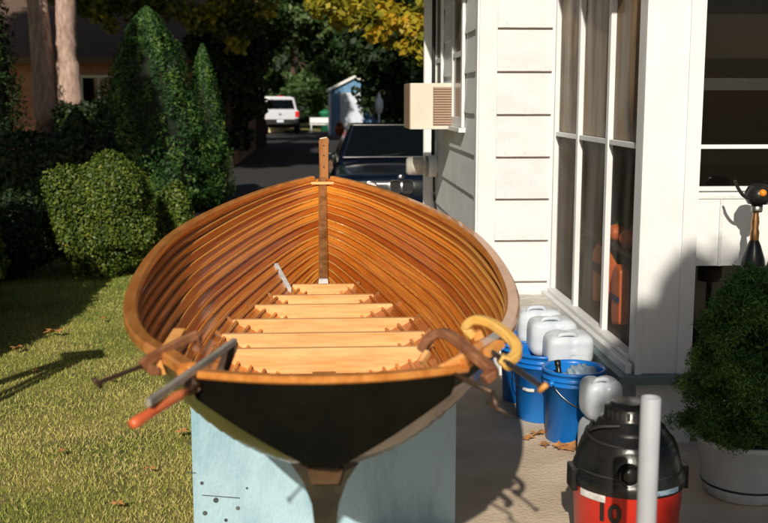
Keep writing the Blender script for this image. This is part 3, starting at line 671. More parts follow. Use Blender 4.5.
# things inside the porch window
def pumpkin(x, y, z, r, label):
    bm = B(); prof = [(math.sin(math.pi * k / 12) * r, -math.cos(math.pi * k / 12) * r * .82) for k in range(13)]
    rings = []
    for rr, h in prof:
        rings.append([bm.verts.new((rr * (1 - .09 * abs(math.cos(5 * a))) * math.cos(a), rr * (1 - .09 * abs(math.cos(5 * a))) * math.sin(a), h + r * .8)) for a in [2 * math.pi * k / 40 for k in range(40)]])
    for a, b in zip(rings, rings[1:]):
        for k in range(40): bm.faces.new((a[k], a[(k + 1) % 40], b[(k + 1) % 40], b[k]))
    bmesh.ops.remove_doubles(bm, verts=bm.verts, dist=1e-5)
    t = thing('pumpkin', label, 'pumpkin', loc=(x, y, z)); obj('rind', bm, M['orange'], t, True)
    bm = B(); tube(bm, smooth_pts([(0, 0, r * 1.5), (.008, 0, r * 1.75), (.03, .01, r * 1.95)], 3), .012, 8); obj('stalk', bm, M['green'], t, True)
sh = thing('porch_shelf', 'dim shelf behind the lower storm windows of the porch', 'shelf')
bm = B(); box(bm, (1.62, 5.3, .86), (1.9, 6.6, .88)); obj('shelf_board', bm, M['interior'], sh)
for y in (5.33, 6.55):
    for x in (1.64, 1.84): bm = B(); box(bm, (x, y, .42), (x + .04, y + .03, .86)); obj('shelf_leg', bm, M['interior'], sh)
pumpkin(1.70, 6.05, .88, .062, 'small orange pumpkin on shelf behind middle porch pane')
pumpkin(1.70, 5.78, .88, .062, 'small orange pumpkin on shelf behind pane nearest corner post')
v_ = thing('life_vest', 'orange vest with a dark band hanging behind the middle lower porch pane', 'vest')
bm = B(); prism(bm, [(5.86, .56), (6.18, .50), (6.22, .80), (6.12, .86), (5.96, .86), (5.84, .78)], 1.60, 1.66, 'x'); obj('vest_body', bm, M['orange'], v_, bevel=.02)
bm = B(); box(bm, (1.59, 5.9, .70), (1.665, 6.16, .745)); obj('strap', bm, M['navy_cloth'], v_)
v_ = thing('life_vest', 'orange vest hanging low behind the porch pane nearest the corner post', 'vest')
bm = B(); prism(bm, [(5.60, .48), (5.76, .45), (5.80, .72), (5.72, .80), (5.62, .78)], 1.60, 1.66, 'x'); obj('vest_body', bm, M['orange'], v_, bevel=.02)
bm = B(); box(bm, (1.592, 5.615, .60), (1.664, 5.78, .63)); obj('strap', bm, M['navy_cloth'], v_)
# air conditioner
ac = thing('air_conditioner', 'cream window air conditioner sticking out of the side wall', 'air conditioner')
x0, x1, y0, y1, z0, z1 = .685, 1.026, 8.33, 8.9, 1.46, 1.815
bm = B(); box(bm, (x0, y0, z0), (x1, y1, z1)); obj('casing', bm, M['beige_metal'], ac, bevel=.006)
bm = B(); box(bm, (x0 - .006, y0 + .002, z0 + .002), (x0 - .001, y1 - .006, z1 - .004)); obj('rear_flange', bm, M['brown_louver'], ac)
bm = B(); box(bm, (.862, y0 - .004, z0 + .03), (1.018, y0 - .001, z1 - .03)); lv = obj('louver_panel', bm, M['louver_gap'], ac)
bm = B()
for k in range(15): z = z0 + .038 + k * .0195; box(bm, (.866, y0 - .012, z), (1.014, y0 - .0045, z + .012))
obj('louver', bm, M['brown_louver'], lv)
# electric meter
mt = thing('electric_meter', 'round glass electric meter on white base below the air conditioner', 'electric meter')
cy, cz = 9.55, 1.10
bm = B(); lathe(bm, [(0, -.0), (.085, -.0), (.10, .02), (.10, .075), (.088, .085)], 28, (XW - .10, cy, cz), 'x'); obj('base', bm, M['white'], mt, True)
bm = B(); lathe(bm, [(0, -.29), (.065, -.29), (.08, -.27), (.082, -.101)], 28, (XW, cy, cz), 'x'); obj('glass_dome', bm, M['meter_glass'], mt, True)
bm = B(); lathe(bm, [(0, -.24), (.055, -.24), (.055, -.21), (.065, -.20), (.065, -.16), (.04, -.16), (.04, -.101)], 20, (XW, cy, cz), 'x'); obj('dial', bm, M['dial'], mt, True)
bm = B(); lathe(bm, [(.084, -.115), (.092, -.115), (.092, -.10), (.084, -.10)], 28, (XW, cy, cz), 'x'); obj('ring', bm, M['steel'], mt, True)
bm = B(); tube(bm, smooth_pts([(XW - .04, cy, cz - .1), (XW - .03, cy + .05, cz - .3), (XW - .03, cy - .2, cz - .42), (XW - .03, cy - .7, cz - .62), (XW - .03, cy - 1.2, cz - .9)], 6), .011, 8); tube(bm, [(XW - .05, cy, cz + .1), (XW - .05, cy, 2.9)], .017, 8); obj('cable', bm, M['cable'], mt, True)
#@THINGS
# ------------------------------------------------------------------ buckets, jugs, vacuum
def bucket(x, y, label, h=.365, ang=0, z=.02):
    t = thing('plastic_bucket', label, 'bucket', 'blue buckets by the porch', (x, y, z), ang)
    bm = B(); rb, rt = .132, .150
    prof = [(0, 0), (rb - .006, 0), (rb, .006), (rt - .004, h * .80), (rt + .003, h * .80), (rt + .003, h * .815), (rt - .003, h * .82), (rt - .002, h * .87), (rt + .006, h * .872), (rt + .006, h * .885), (rt, h * .89), (rt + .001, h * .955), (rt + .008, h * .957), (rt + .009, h), (rt - .004, h), (rt - .006, h * .95), (rb - .01, .02), (0, .02)]
    lathe(bm, prof, 48); obj('tub', bm, M['blue_bucket'], t, True)
    bm = B()
    for s in (-1, 1): lathe(bm, [(0, s * (rt + .022)), (.014, s * (rt + .02)), (.016, s * (rt + .002))], 12, (0, 0, h * .84), 'x')
    obj('ear', bm, M['blue_bucket'], t, True)
    bm = B(); pts = [( (rt + .016) * math.cos(a), -(rt + .03) * math.sin(a) * .75 - .01, h * .84 - .13 * math.sin(a)) for a in [math.pi * k / 16 for k in range(17)]]
    tube(bm, pts, .003, 6); bl = obj('bail', bm, M['wire'], t, True)
    bm = B(); tube(bm, pts[7:10], .010, 8); obj('grip', bm, M['decal_white'], bl, True)
    return t
b1 = bucket(1.235, 5.08, 'blue bucket in front of the others holding a dark bottle', ang=R(35))
bm = B(); box(bm, (-.02, -.147, .11), (.03, -.14, .125)); box(bm, (-.025, -.152, .20), (.01, -.145, .212)); 
bucket(1.155, 5.45, 'blue bucket directly behind the front bucket with only its left side showing', ang=R(-40))
bucket(1.14, 5.80, 'rearmost blue bucket beside the white ribbed panel', ang=R(200))
bt = thing('bottle', 'dark bottle neck poking out of the front blue bucket', 'bottle', loc=(1.20, 5.02, .045))
bm = B(); lathe(bm, [(0, 0), (.035, 0), (.036, .2), (.033, .26), (.014, .32), (.013, .39), (0, .39)], 20); o = obj('glass', bm, M['black_plastic'], bt, True); bt.rotation_euler = (.0, -.16, 0)
bm = B(); lathe(bm, [(.0155, .37), (.0155, .395), (0, .397)], 16); obj('cap', bm, M['black_plastic'], bt, True)
def rounded(name, lo, hi, r, m, parent, seg=4):
    bm = B(); box(bm, lo, hi); bmesh.ops.bevel(bm, geom=bm.edges[:], offset=r, segments=seg, affect='EDGES'); return obj(name, bm, m, parent, True)
sheet_ = thing('plastic_bag', 'crumpled clear bag inside the front blue bucket', 'bag', loc=(1.28, 5.10, .26))
bm = B(); bmesh.ops.create_icosphere(bm, subdivisions=4, radius=.085)
for v in bm.verts: n = v.co.normalized(); v.co = v.co * (1 + .22 * math.sin(9 * n.x + 3 * n.z) * math.cos(7 * n.y)); v.co.z = v.co.z * .75 + .06
obj('film', bm, M['clear'], sheet_, True)
def jug(x, y, z, w_, d_, h_, rz, label, tilt=(0, 0)):
    t = thing('plastic_jug', label, 'jug', 'milky white plastic jugs', (x, y, z), rz); t.rotation_euler = (tilt[0], tilt[1], rz)
    bm = B(); bmesh.ops.create_icosphere(bm, subdivisions=5, radius=1)
    for v in bm.verts:
        n = v.co.normalized(); p = 4.2; k = (abs(n.x) ** p + abs(n.y) ** p + abs(n.z) ** p) ** (-1 / p)
        q = n * k; crease = 1 - .05 * math.exp(-(q.x / .12) ** 2) * (abs(q.z) > .2) - .015 * math.sin(q.z * 5 + x * 20) ** 2
        v.co = Vector((q.x * w_ / 2, q.y * d_ / 2 * crease, h_ / 2 + q.z * h_ / 2 * (1 - .05 * math.exp(-(q.x / .15) ** 2) + .02 * math.sin(q.x * 5 + y * 9))))
    obj('jug_body', bm, M['milk'], t, True)
    bm = B(); tube(bm, smooth_pts([(-w_ * .30, -d_ * .30, h_ * .93), (-w_ * .24, -d_ * .34, h_ * 1.04), (w_ * .02, -d_ * .34, h_ * 1.05), (w_ * .10, -d_ * .30, h_ * .93)], 5), .011, 8); obj('jug_handle', bm, M['milk'], t, True)
    bm = B(); lathe(bm, [(.020, 0), (.024, .002), (.024, .020), (0, .021)], 18, (0, 0, 0)); cp_ = obj('cap', bm, M['milk'], t, True); cp_.location = (w_ * .2, d_ * .46, h_ * .5); cp_.rotation_euler = (R(-90), 0, 0)
jug(1.265, 5.36, .335, .25, .17, .17, R(5), 'lowest milky jug just behind the rim of the front blue bucket', (.12, 0))
jug(1.225, 5.56, .335, .26, .18, .205, R(3), 'milky jug lying between two others on the rear buckets', (.06, 0))
jug(1.20, 5.77, .335, .25, .17, .215, R(-2), 'milky jug lying farthest back on the rear buckets near the plank step')
jug(1.265, 4.66, .02, .18, .19, .235, R(8), 'milky jug standing on the concrete under another behind the vacuum')
jug(1.26, 4.66, .256, .175, .18, .185, R(4), 'milky jug stacked upright on another jug behind the vacuum')
# ribbed white panel and plank step by the wall
t = thing('ribbed_panel', 'white ribbed panel standing by the rear blue bucket', 'panel')
bm = B(); vs = []
for i in range(49):
    x = .93 + .34 * i / 48; o_ = .006 * math.sin(i * 1.57); vs.append([bm.verts.new((x, 6.32 + o_ + d_, z)) for d_, z in ((0, .02), (0, .30), (.008, .30), (.008, .02))])
for a, b in zip(vs, vs[1:]):
    for k in range(4): bm.faces.new((a[k], b[k], b[(k + 1) % 4], a[(k + 1) % 4]))
obj('ribbed_sheet', bm, M['white'], t)
t = thing('plank_step', 'weathered white plank step against the house wall', 'step')
bm = B(); box(bm, (1.06, 6.40, .37), (1.46, 6.95, .405)); obj('tread', bm, M['weathered'], t, bevel=.004)
bm = B(); box(bm, (1.08, 6.42, .25), (1.45, 6.45, .367)); obj('front_board', bm, M['weathered'], t, bevel=.003)
for x in (1.08, 1.41):
    bm = B(); box(bm, (x, 6.46, .02), (x + .04, 6.92, .366)); obj('side_board', bm, M['weathered'], t)
# vacuum
vx, vy = 1.085, 3.62
vac = thing('shop_vacuum', 'black and red drum vacuum marked 10 in front of the buckets', 'vacuum cleaner', loc=(vx, vy, .02))
bm = B(); lathe(bm, [(0, .05), (.170, .05), (.178, .06), (.193, .325), (.196, .33), (.196, .335)], 56); tank = obj('tank', bm, M['red_plastic'], vac, True)
bm = B(); lathe(bm, [(.199, .325), (.201, .33), (.201, .362), (.197, .366), (.197, .375), (.190, .385), (.180, .43), (.168, .47), (.160, .478), (.160, .487), (.152, .492), (.135, .515), (.128, .520), (.128, .528), (.118, .532), (.108, .552), (.094, .556), (.090, .562), (.088, .60), (.083, .604), (.070, .606), (.066, .612), (.058, .616), (0, .617)], 56)
head = obj('motor_head', bm, M['black_plastic'], vac, True)
bm = B(); lathe(bm, [(.036, -.015), (.040, -.01), (.040, .02), (.032, .02), (.030, -.01), (0, -.008)], 26, (-.045, -.184, .405), 'y'); pt = obj('hose_port', bm, M['black_plastic'], vac, True)
bm = B(); tube(bm, smooth_pts([(-.06, -.10, .555), (-.125, -.07, .545), (-.15, -.02, .52), (-.12, .05, .53)], 6), .006, 8)
pts = [(.150 * math.cos(a), .150 * math.sin(a), .502 - .03 * (k / 24)) for k, a in ((k, R(150 + k * 8)) for k in range(24))]; tube(bm, pts, .006, 8); obj('power_cord', bm, M['cable'], vac, True)
for s in (-1, 1):
    bm = B(); box(bm, (s * .2 - .012, -.04, .30), (s * .2 + .012, .04, .385)); obj('latch', bm, M['black_plastic'], vac, bevel=.005)
for s in (-1, 1):
    for q in (-1, 1):
        bm = B(); lathe(bm, [(0, -.012), (.024, -.012), (.027, 0), (.024, .012), (0, .012)], 18, (s * .14, q * .14, .027), 'x'); obj('caster', bm, M['rubber'], vac, True)
def curved_decal(name, a0, a1, z0, z1, r, m, parent):
    bm = B(); prev = None
    for k in range(13):
        a = R(a0 + (a1 - a0) * k / 12); c = [bm.verts.new((rr * math.cos(a), rr * math.sin(a), z)) for rr, z in ((r, z0), (r, z1), (r - .003, z1), (r - .003, z0))]
        if prev:
            for i in range(4): bm.faces.new((prev[i], c[i], c[(i + 1) % 4], prev[(i + 1) % 4]))
        prev = c
    return obj(name, bm, m, parent)
curved_decal('label_strip', 200, 232, .300, .326, .1985, M['decal_white'], tank); curved_decal('label_strip', 283, 312, .335, .352, .2035, M['decal_blue'], head)
def text_mesh(txt, size, bold=.02):
    cu = bpy.data.curves.new('t', 'FONT'); cu.body = txt; cu.size = size; cu.offset = bold * size; cu.extrude = .0008; cu.resolution_u = 6; cu.align_x = 'CENTER'
    o = bpy.data.objects.new('t', cu); COL.objects.link(o); bpy.context.view_layer.update(); dg = bpy.context.evaluated_depsgraph_get()
    me = bpy.data.meshes.new_from_object(o.evaluated_get(dg)); bpy.data.objects.remove(o); return me
me = text_mesh('10', .092, .035)
bm = B(); bm.from_mesh(me); bmesh.ops.subdivide_edges(bm, edges=bm.edges[:], cuts=2)
for v in bm.verts:
    a = R(270 - 35) + v.co.x / .193; r = .1945 + v.co.z; z = .232 + v.co.y; r *= 1 - (.315 - z) * .23
    v.co = Vector((r * math.cos(a), r * math.sin(a), z))
obj('number', bm, M['black_plastic'], tank)
bm = B(); lathe(bm, [(.1905, .384), (.1925, .386), (.1925, .390), (.189, .392)], 56); obj('seam_ring', bm, M['cable'], head, True)
for k in range(9):
    a = R(200 + k * 13); bm = B(); box(bm, (.087, -.005, .568), (.0905, .005, .594), Matrix.Rotation(a, 4, 'Z')); obj('vent_slot', bm, M['cable'], head)
curved_decal('label_strip', 236, 262, .110, .135, .1865, M['decal_white'], tank)
# pvc pipe
t = thing('plastic_pipe', 'upright white plastic pipe standing in front of the vacuum', 'pipe', loc=at(651, 397, 2.62).xy.to_3d())
zt = at(651, 397, 2.62).z
bm = B(); lathe(bm, [(.0, .034), (.026, .034), (.026, zt - .005), (.024, zt), (.021, zt), (.021, zt - .05), (0, zt - .05)], 28); obj('pipe_body', bm, M['pvc'], t, True)
bm = B(); lathe(bm, [(0, .02), (.07, .02), (.07, .032), (.032, .036), (.030, .07), (.0262, .07)], 28); obj('foot_flange', bm, M['pvc'], t, True)
# potted spruce
px_, py_ = 1.80, 4.29
t = thing('potted_spruce', 'bushy dwarf spruce in a round grey white pot by the porch post', 'potted plant', loc=(px_, py_, .02))
bm = B(); lathe(bm, [(0, 0), (.145, 0), (.16, .01), (.182, .055), (.184, .06), (.180, .064), (.184, .068), (.205, .235), (.214, .24), (.216, .262), (.208, .266), (.198, .26), (.19, .225), (0, .225)], 56); pot = obj('pot', bm, M['pot'], t, True)
bm = B(); lathe(bm, [(.1835, .058), (.1865, .061), (.1865, .066), (.1835, .069)], 56); obj('groove', bm, M['black_plastic'], pot, True)
bm = B(); lathe(bm, [(.188, .232), (.1, .245), (0, .25)], 24); obj('soil', bm, M['soil'], t)
bm = B(); tube(bm, [(0, 0, .24), (.005, 0, .5), (-.03, 0, .98)], .014, 8, scales=[1, .8, .3]); obj('trunk', bm, M['darkbark'], t, True)
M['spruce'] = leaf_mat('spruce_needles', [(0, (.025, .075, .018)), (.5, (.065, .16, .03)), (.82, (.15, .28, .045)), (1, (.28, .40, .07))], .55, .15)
cs, rs = [], []
for k in range(210):
    h = rng.uniform(0, 1); th = rng.uniform(0, 2 * np.pi); R_ = .31 * (1 - h) ** .52 * (1 if h > .12 else .8 + h * 1.6) * rng.uniform(.75, 1.05)
    cs.append((R_ * math.cos(th) - .02, R_ * math.sin(th), .27 + h * .67)); rs.append(rng.uniform(.03, .065))
c_, n_, r_ = clumps(cs, rs, 42000, .3); leaf_mesh('foliage', c_, .009, M['spruce'], t, n_, .25, r_, 1.2)
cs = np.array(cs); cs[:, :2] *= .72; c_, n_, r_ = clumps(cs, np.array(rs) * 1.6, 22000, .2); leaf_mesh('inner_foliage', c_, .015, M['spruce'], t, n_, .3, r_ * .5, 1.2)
# garden torch on a bottle
g = thing('patio_torch', 'black bottle shaped torch with silver collar, amber knob and curved hook', 'torch')
b0 = at(752, 283, 4.75); X_, Y_ = b0.x, 4.75
def tz(py): return at(752, py, 4.75).z
bm = B(); lathe(bm, [(0, tz(300)), (.060, tz(300)), (.062, tz(275)), (.050, tz(258)), (.030, tz(245)), (.020, tz(240))], 28, (X_, Y_, 0)); obj('bottle_body', bm, M['black_plastic'], g, True)
bm = B(); lathe(bm, [(.020, tz(240)), (.021, tz(232)), (.016, tz(228)), (.019, tz(222)), (.014, tz(216)), (.014, tz(212))], 22, (X_, Y_, 0)); obj('neck', bm, M['copper'], g, True)
bm = B(); lathe(bm, [(0, tz(212)), (.024, tz(212)), (.026, tz(210)), (.026, tz(204)), (0, tz(204))], 24, (X_ + .004, Y_, 0)); obj('collar', bm, M['steel'], g, True)
bm = B(); lathe(bm, [(0, tz(204)), (.045, tz(204)), (.062, tz(198)), (.062, tz(193)), (.045, tz(186)), (.03, tz(184)), (0, tz(184))], 28, (X_ + .008, Y_, 0)); hd = obj('burner_head', bm, M['black_plastic'], g, True)
bm = B(); bmesh.ops.create_uvsphere(bm, u_segments=16, v_segments=10, radius=.017, matrix=Matrix.Translation((X_ + .004, Y_ - .058, tz(192)))); obj('knob', bm, M['amber'], hd, True)
bm = B(); sweep(bm, smooth_pts([at(752, 199, 4.72), at(744, 196, 4.72), at(738, 188, 4.72), at(735, 180, 4.72)], 6), circ(.008, 8), scales=None); obj('hook', bm, M['black_plastic'], g, True)
bm = B(); tube(bm, [(X_, Y_, .036), (X_, Y_, tz(299))], .014, 10); obj('pole', bm, M['black_plastic'], g, True)
bm = B(); lathe(bm, [(0, .02), (.11, .02), (.11, .03), (.02, .042), (0, .042)], 28, (X_, Y_, 0)); obj('base', bm, M['black_plastic'], g, True)
#@CAR
# ------------------------------------------------------------------ parked dark saloon, nose to the camera
CX, CY = .92, 12.45
car = thing('parked_car', 'dark navy saloon with twin chrome grille parked beyond the boat bow', 'car', loc=(CX, CY, .006))
secs = [  # y, half width low, half width belt, z bottom, z belt, z top centre, half width top
 (0.00, .70, .74, .42, .66, .735, .70), (.05, .78, .79, .28, .70, .785, .72), (.35, .80, .815, .24, .75, .815, .70), (.9, .81, .82, .22, .80, .87, .68), (1.28, .81, .82, .22, .85, .91, .68),
 (2.6, .81, .825, .22, .88, .93, .66), (3.55, .81, .82, .22, .88, .94, .66), (4.15, .79, .80, .28, .85, .91, .62), (4.30, .74, .75, .40, .78, .82, .58)]
bm = B(); rings = []
for y, wl, wb, zb, zw, zt_, wt in secs:
    r = [(0, zb), (wl * .92, zb), (wl, zb + .08), (wb, zb + (zw - zb) * .55), (wb * .99, zw - .02), (wt, zt_ - .02), (wt * .5, zt_), (0, zt_ + .004)]
    r = r + [(-x, z) for x, z in r[-2:0:-1]]
    rings.append([bm.verts.new((x, y, z)) for x, z in r])
for a, b in zip(rings, rings[1:]):
    for i in range(len(a)): bm.faces.new((a[i], a[(i + 1) % len(a)], b[(i + 1) % len(a)], b[i]))
bm.faces.new(rings[0][::-1]); bm.faces.new(rings[-1])
body = obj('body', bm, M['car'], car, True, bevel=.0)
# cabin
cab = [(1.22, .90, .70), (1.95, 1.335, .545), (3.0, 1.345, .545), (3.75, .93, .66)]
bm = B(); rings = []
for y, z, hw in cab: rings.append([bm.verts.new(p) for p in ((-hw, y, z), (hw, y, z))])
base = [[bm.verts.new(p) for p in ((-.73, y, .88), (.73, y, .88))] for y in (1.2, 1.95, 3.0, 3.8)]
for i in range(3):
    bm.faces.new((rings[i][0], rings[i][1], rings[i + 1][1], rings[i + 1][0]))
    for s in (0, 1): bm.faces.new((base[i][s], base[i + 1][s], rings[i + 1][s], rings[i][s]))
bm.faces.new((base[0][0], base[0][1], rings[0][1], rings[0][0])); bm.faces.new((base[3][0], base[3][1], rings[3][1], rings[3][0]))
cb = obj('cabin', bm, M['car'], car, False, bevel=.015)
def quad(bm, pts, off=(0, 0, 0), th=.004):
    n = (Vector(pts[1]) - Vector(pts[0])).cross(Vector(pts[2]) - Vector(pts[0])).normalized() * th; A = [bm.verts.new(Vector(p) + Vector(off)) for p in pts]; C_ = [bm.verts.new(Vector(p) + Vector(off) + n) for p in pts]
    bm.faces.new(A); bm.faces.new(C_[::-1])
    for i in range(len(A)): bm.faces.new((A[i], A[(i + 1) % len(A)], C_[(i + 1) % len(A)], C_[i]))
bm = B(); ws = [(-.655, 1.245, .925), (.655, 1.245, .925), (.505, 1.895, 1.315), (-.505, 1.895, 1.315)]; quad(bm, ws, (0, -.010, .018)); wsd = obj('windscreen', bm, M['carglass'], car)
bm = B(); ww = [Vector(p) + Vector((0, -.014, .024)) for p in ws]; tube(bm, [ww[0], ww[1], ww[2], ww[3], ww[0]], .009, 8); obj('chrome_surround', bm, M['chrome'], wsd)
bm = B(); tube(bm, [(-.33, 1.235, .945), (-.05, 1.28, .975), (.25, 1.34, 1.0)], .006, 6); obj('wiper', bm, M['rubber'], wsd)
for s in (-1, 1):
    bm = B(); quad(bm, [(s * .72, 1.45, .92), (s * .72, 2.4, .92), (s * .575, 2.35, 1.28), (s * .575, 1.98, 1.28)], (s * .006, 0, 0)); quad(bm, [(s * .72, 2.46, .92), (s * .72, 3.4, .92), (s * .575, 3.0, 1.28), (s * .575, 2.42, 1.28)], (s * .006, 0, 0)); obj('side_window', bm, M['carglass'], car)
    bm = B(); box(bm, (s * .86 - .07, 1.38, .90), (s * .86 + .07, 1.46, 1.0)); obj('wing_mirror', bm, M['car'], car, bevel=.015)
    for y in (.72, 3.45):
        bm = B(); lathe(bm, [(.19, s * .70), (.30, s * .70), (.31, s * .715), (.31, s * .80), (.295, s * .825), (.19, s * .825)], 30, (0, y, .305), 'x'); wh = obj('wheel', bm, M['rubber'], car, True)
        bm = B(); lathe(bm, [(0, s * .815), (.06, s * .82), (.08, s * .80), (.17, s * .80), (.19, s * .82)], 24, (0, y, .305), 'x'); obj('rim', bm, M['chrome'], wh, True)
    for x in (.36, .56):
        bm = B(); lathe(bm, [(0, -.035), (.05, -.03), (.078, -.008), (.084, -.004), (.084, .01)], 26, (s * x, .0, .645), 'y'); hl = obj('headlight', bm, M['lamp_glass'], car, True)
        bm = B(); lathe(bm, [(.084, -.012), (.094, -.012), (.094, .012), (.084, .012)], 26, (s * x, .0, .645), 'y'); obj('headlight_ring', bm, M['chrome'], hl, True)
bm = B()
for s in (-1, 1):
    x0 = s * .073
    fr = rrect(.125, .165, .022); inn = rrect(.098, .138, .016); A = [bm.verts.new((x0 + x, -.045, .672 + z)) for x, z in fr]; I = [bm.verts.new((x0 + x, -.045, .672 + z)) for x, z in inn]; A2 = [bm.verts.new((x0 + x, -.0, .672 + z)) for x, z in fr]; I2 = [bm.verts.new((x0 + x, -.02, .672 + z)) for x, z in inn]
    for i in range(8): j = (i + 1) % 8; bm.faces.new((A[i], A[j], I[j], I[i])); bm.faces.new((A[i], A[j], A2[j], A2[i])); bm.faces.new((I[i], I[j], I2[j], I2[i]))
kg = obj('kidney_grille', bm, M['chrome'], car, bevel=0)
for s in (-1, 1):
    bm = B(); box(bm, (s * .073 - .05, -.019, .672 - .07), (s * .073 + .05, -.012, .672 + .07)); obj('grille_mesh', bm, M['rubber'], kg)
for s in (-1, 1):
    bm = B()
    for k in range(9): z = .565 + k * .019; box(bm, (min(s * .66, s * .15), -.012, z), (max(s * .66, s * .15), -.003, z + .006))
    obj('grille_slats', bm, M['rubber'], car)
bm = B(); lathe(bm, [(0, -.004), (.032, -.003), (.038, .004)], 24, (0, .03, .775), 'y'); bd = obj('bonnet_badge', bm, M['chrome'], car, True)
bm = B(); box(bm, (-.80, -.11, .33), (.80, .02, .42)); bp_ = obj('bumper', bm, M['chrome'], car, bevel=.02)
bm = B(); box(bm, (-.79, -.122, .365), (.79, -.108, .388)); obj('rubber_strip', bm, M['rubber'], bp_)
bm = B(); box(bm, (-.6, -.02, .22), (.6, .1, .33)); obj('apron', bm, M['car'], car, bevel=.02)
bm = B(); box(bm, (-.30, 1.86, 1.20), (-.06, 1.90, 1.28)) ; obj('rear_view_mirror', bm, M['rubber'], car)
#@FAR
# ------------------------------------------------------------------ pickup, shed, outbuilding far up the drive
TX, TYY = -1.98, 51.5
tr = thing('pickup_truck', 'white pickup truck with cap seen from behind at the drive end', 'truck', loc=(TX, TYY, .006))
bm = B(); box(bm, (-.88, 0, .72), (.88, 4.9, 1.12)); obj('body', bm, M['silver_paint'], tr, bevel=.05)
bm = B(); prism(bm, [(-.80, 1.121), (.80, 1.121), (.66, 1.70), (.5, 1.76), (-.5, 1.76), (-.66, 1.70)], .06, 3.2); cp = obj('cap', bm, M['silver_paint'], tr, bevel=.03)
bm = B(); prism(bm, [(-.68, 1.19), (.68, 1.19), (.58, 1.62), (-.58, 1.62)], .03, .057); obj('rear_window', bm, M['carglass'], cp)
bm = B(); prism(bm, [(-.76, 1.10), (.76, 1.10), (.62, 1.68), (-.62, 1.68)], 3.2, 3.9); obj('cab', bm, M['silver_paint'], tr, bevel=.04)
bm = B(); box(bm, (-.70, -.02, .66), (.70, -.002, 1.10)); tg = obj('tailgate', bm, M['silver_paint'], tr, bevel=.006)
bm = B(); box(bm, (-.07, -.03, .9), (.07, -.021, .96)); obj('latch', bm, M['rubber'], tg)
for s in (-1, 1):
    bm = B(); box(bm, (s * .80 - .085, -.03, .80), (s * .80 + .085, .05, 1.08)); obj('tail_light', bm, M['red_lens'], tr, bevel=.01)
    bm = B(); box(bm, (s * 1.02 - .11, 3.0, 1.12), (s * 1.02 + .08, 3.1, 1.30)); obj('wing_mirror', bm, M['rubber'], tr)
    for y in (.95, 4.0):
        bm = B(); lathe(bm, [(0, s * .62), (.32, s * .62), (.34, s * .65), (.34, s * .82), (.31, s * .84), (0, s * .84)], 22, (0, y, .34), 'x'); obj('wheel', bm, M['rubber'], tr, True)
bm = B(); box(bm, (-.86, -.14, .46), (.86, .06, .70)); bp_ = obj('bumper', bm, M['rubber'], tr, bevel=.02)
bm = B(); box(bm, (-.6, .2, .3), (.6, 4.6, .719)); obj('underbody', bm, M['rubber'], tr)
bm = B(); box(bm, (-.16, -.155, .56), (.16, -.142, .68)); obj('number_plate', bm, M['shed_white'], bp_)
bm = B(); box(bm, (-.12, .2, 1.765), (.12, .3, 1.80)); obj('brake_light', bm, M['red_lens'], cp)
t = thing('cream_outbuilding', 'low cream walled outbuilding left of the pickup truck', 'outbuilding')
bm = B(); box(bm, (-3.42, 54.2, 0), (-1.9, 57, 1.62)); obj('wall', bm, M['cream_wall'], t)
bm = B(); box(bm, (-3.5, 54.0, 1.621), (-1.82, 57.2, 1.78)); obj('flat_roof', bm, M['white'], t)
sh = thing('garden_shed', 'blue wooden garden shed with pale door and pitched white edged roof', 'shed', loc=(1.50, 50, 0))
bm = B(); prism(bm, [(-1.14, 0), (1.14, 0), (1.14, 2.05), (0, 2.62), (-1.14, 2.05)], 0, 3)
sw = obj('wall', bm, M['shed_blue'], sh)
bm = B()
for k in range(13): box(bm, (-1.138, -.012, .08 + k * .15), (1.138, -.001, .086 + k * .15))
obj('board_line', bm, M['rubber'], sw)
bm = B()
for s in (-1, 1): prism(bm, [(0, 2.63), (s * 1.28, 1.99), (s * 1.28, 2.08), (0, 2.74)], -.14, 3.1)
rf = obj('roof', bm, M['roof'], sh)
bm = B()
for s in (-1, 1): prism(bm, [(0, 2.60), (s * 1.30, 1.95), (s * 1.30, 2.08), (0, 2.74)], -.17, -.142)
obj('verge_board', bm, M['white'], rf)
for s in (-1, 1):
    bm = B(); box(bm, (s * 1.14 - .06, -.03, 0), (s * 1.14 + .06, -.002, 2.05)); obj('corner_trim', bm, M['shed_white'], sh)
bm = B(); box(bm, (-.56, -.05, .05), (.40, -.014, 1.85)); d_ = obj('door', bm, M['shed_white'], sh, bevel=.01)
bm = B(); box(bm, (-.64, -.065, .0), (-.57, -.02, 1.94)); box(bm, (-.57, -.065, 1.86), (.41, -.02, 1.94)); obj('door_frame', bm, M['white'], d_)
bm = B(); box(bm, (.28, -.075, .95), (.33, -.052, 1.05)); obj('handle', bm, M['dark_steel'], d_)
t = thing('flower_pot', 'terracotta pot at the corner of the blue shed', 'pot', loc=(.80, 49.3, 0))
bm = B(); lathe(bm, [(0, 0), (.15, 0), (.22, .32), (.25, .33), (.25, .40), (.2, .40), (0, .36)], 20); obj('pot_body', bm, M['terracotta'], t, True)
M['flowers'] = leaf_mat('small_foliage', [(0, (.03, .09, .02)), (1, (.35, .12, .03))], .6, .2)
c_, n_, r_ = clumps([(0, 0, .48)], [.2], 300, .2); leaf_mesh('foliage', c_, .04, M['flowers'], t, n_, .6, r_)
t = thing('garden_bin', 'green plastic bin with lid behind the shed', 'bin', loc=(.18, 56, 0))
bm = B(); lathe(bm, [(0, 0), (.24, 0), (.31, .9), (.34, .92), (.34, .98), (.2, 1.06), (0, 1.08)], 20); obj('bin_body', bm, M['binplastic'], t, True)
bm = B(); tube(bm, [(-.1, 0, 1.07), (-.06, 0, 1.12), (.06, 0, 1.12), (.1, 0, 1.07)], .02, 6); obj('lid_handle', bm, M['binplastic'], t, True)
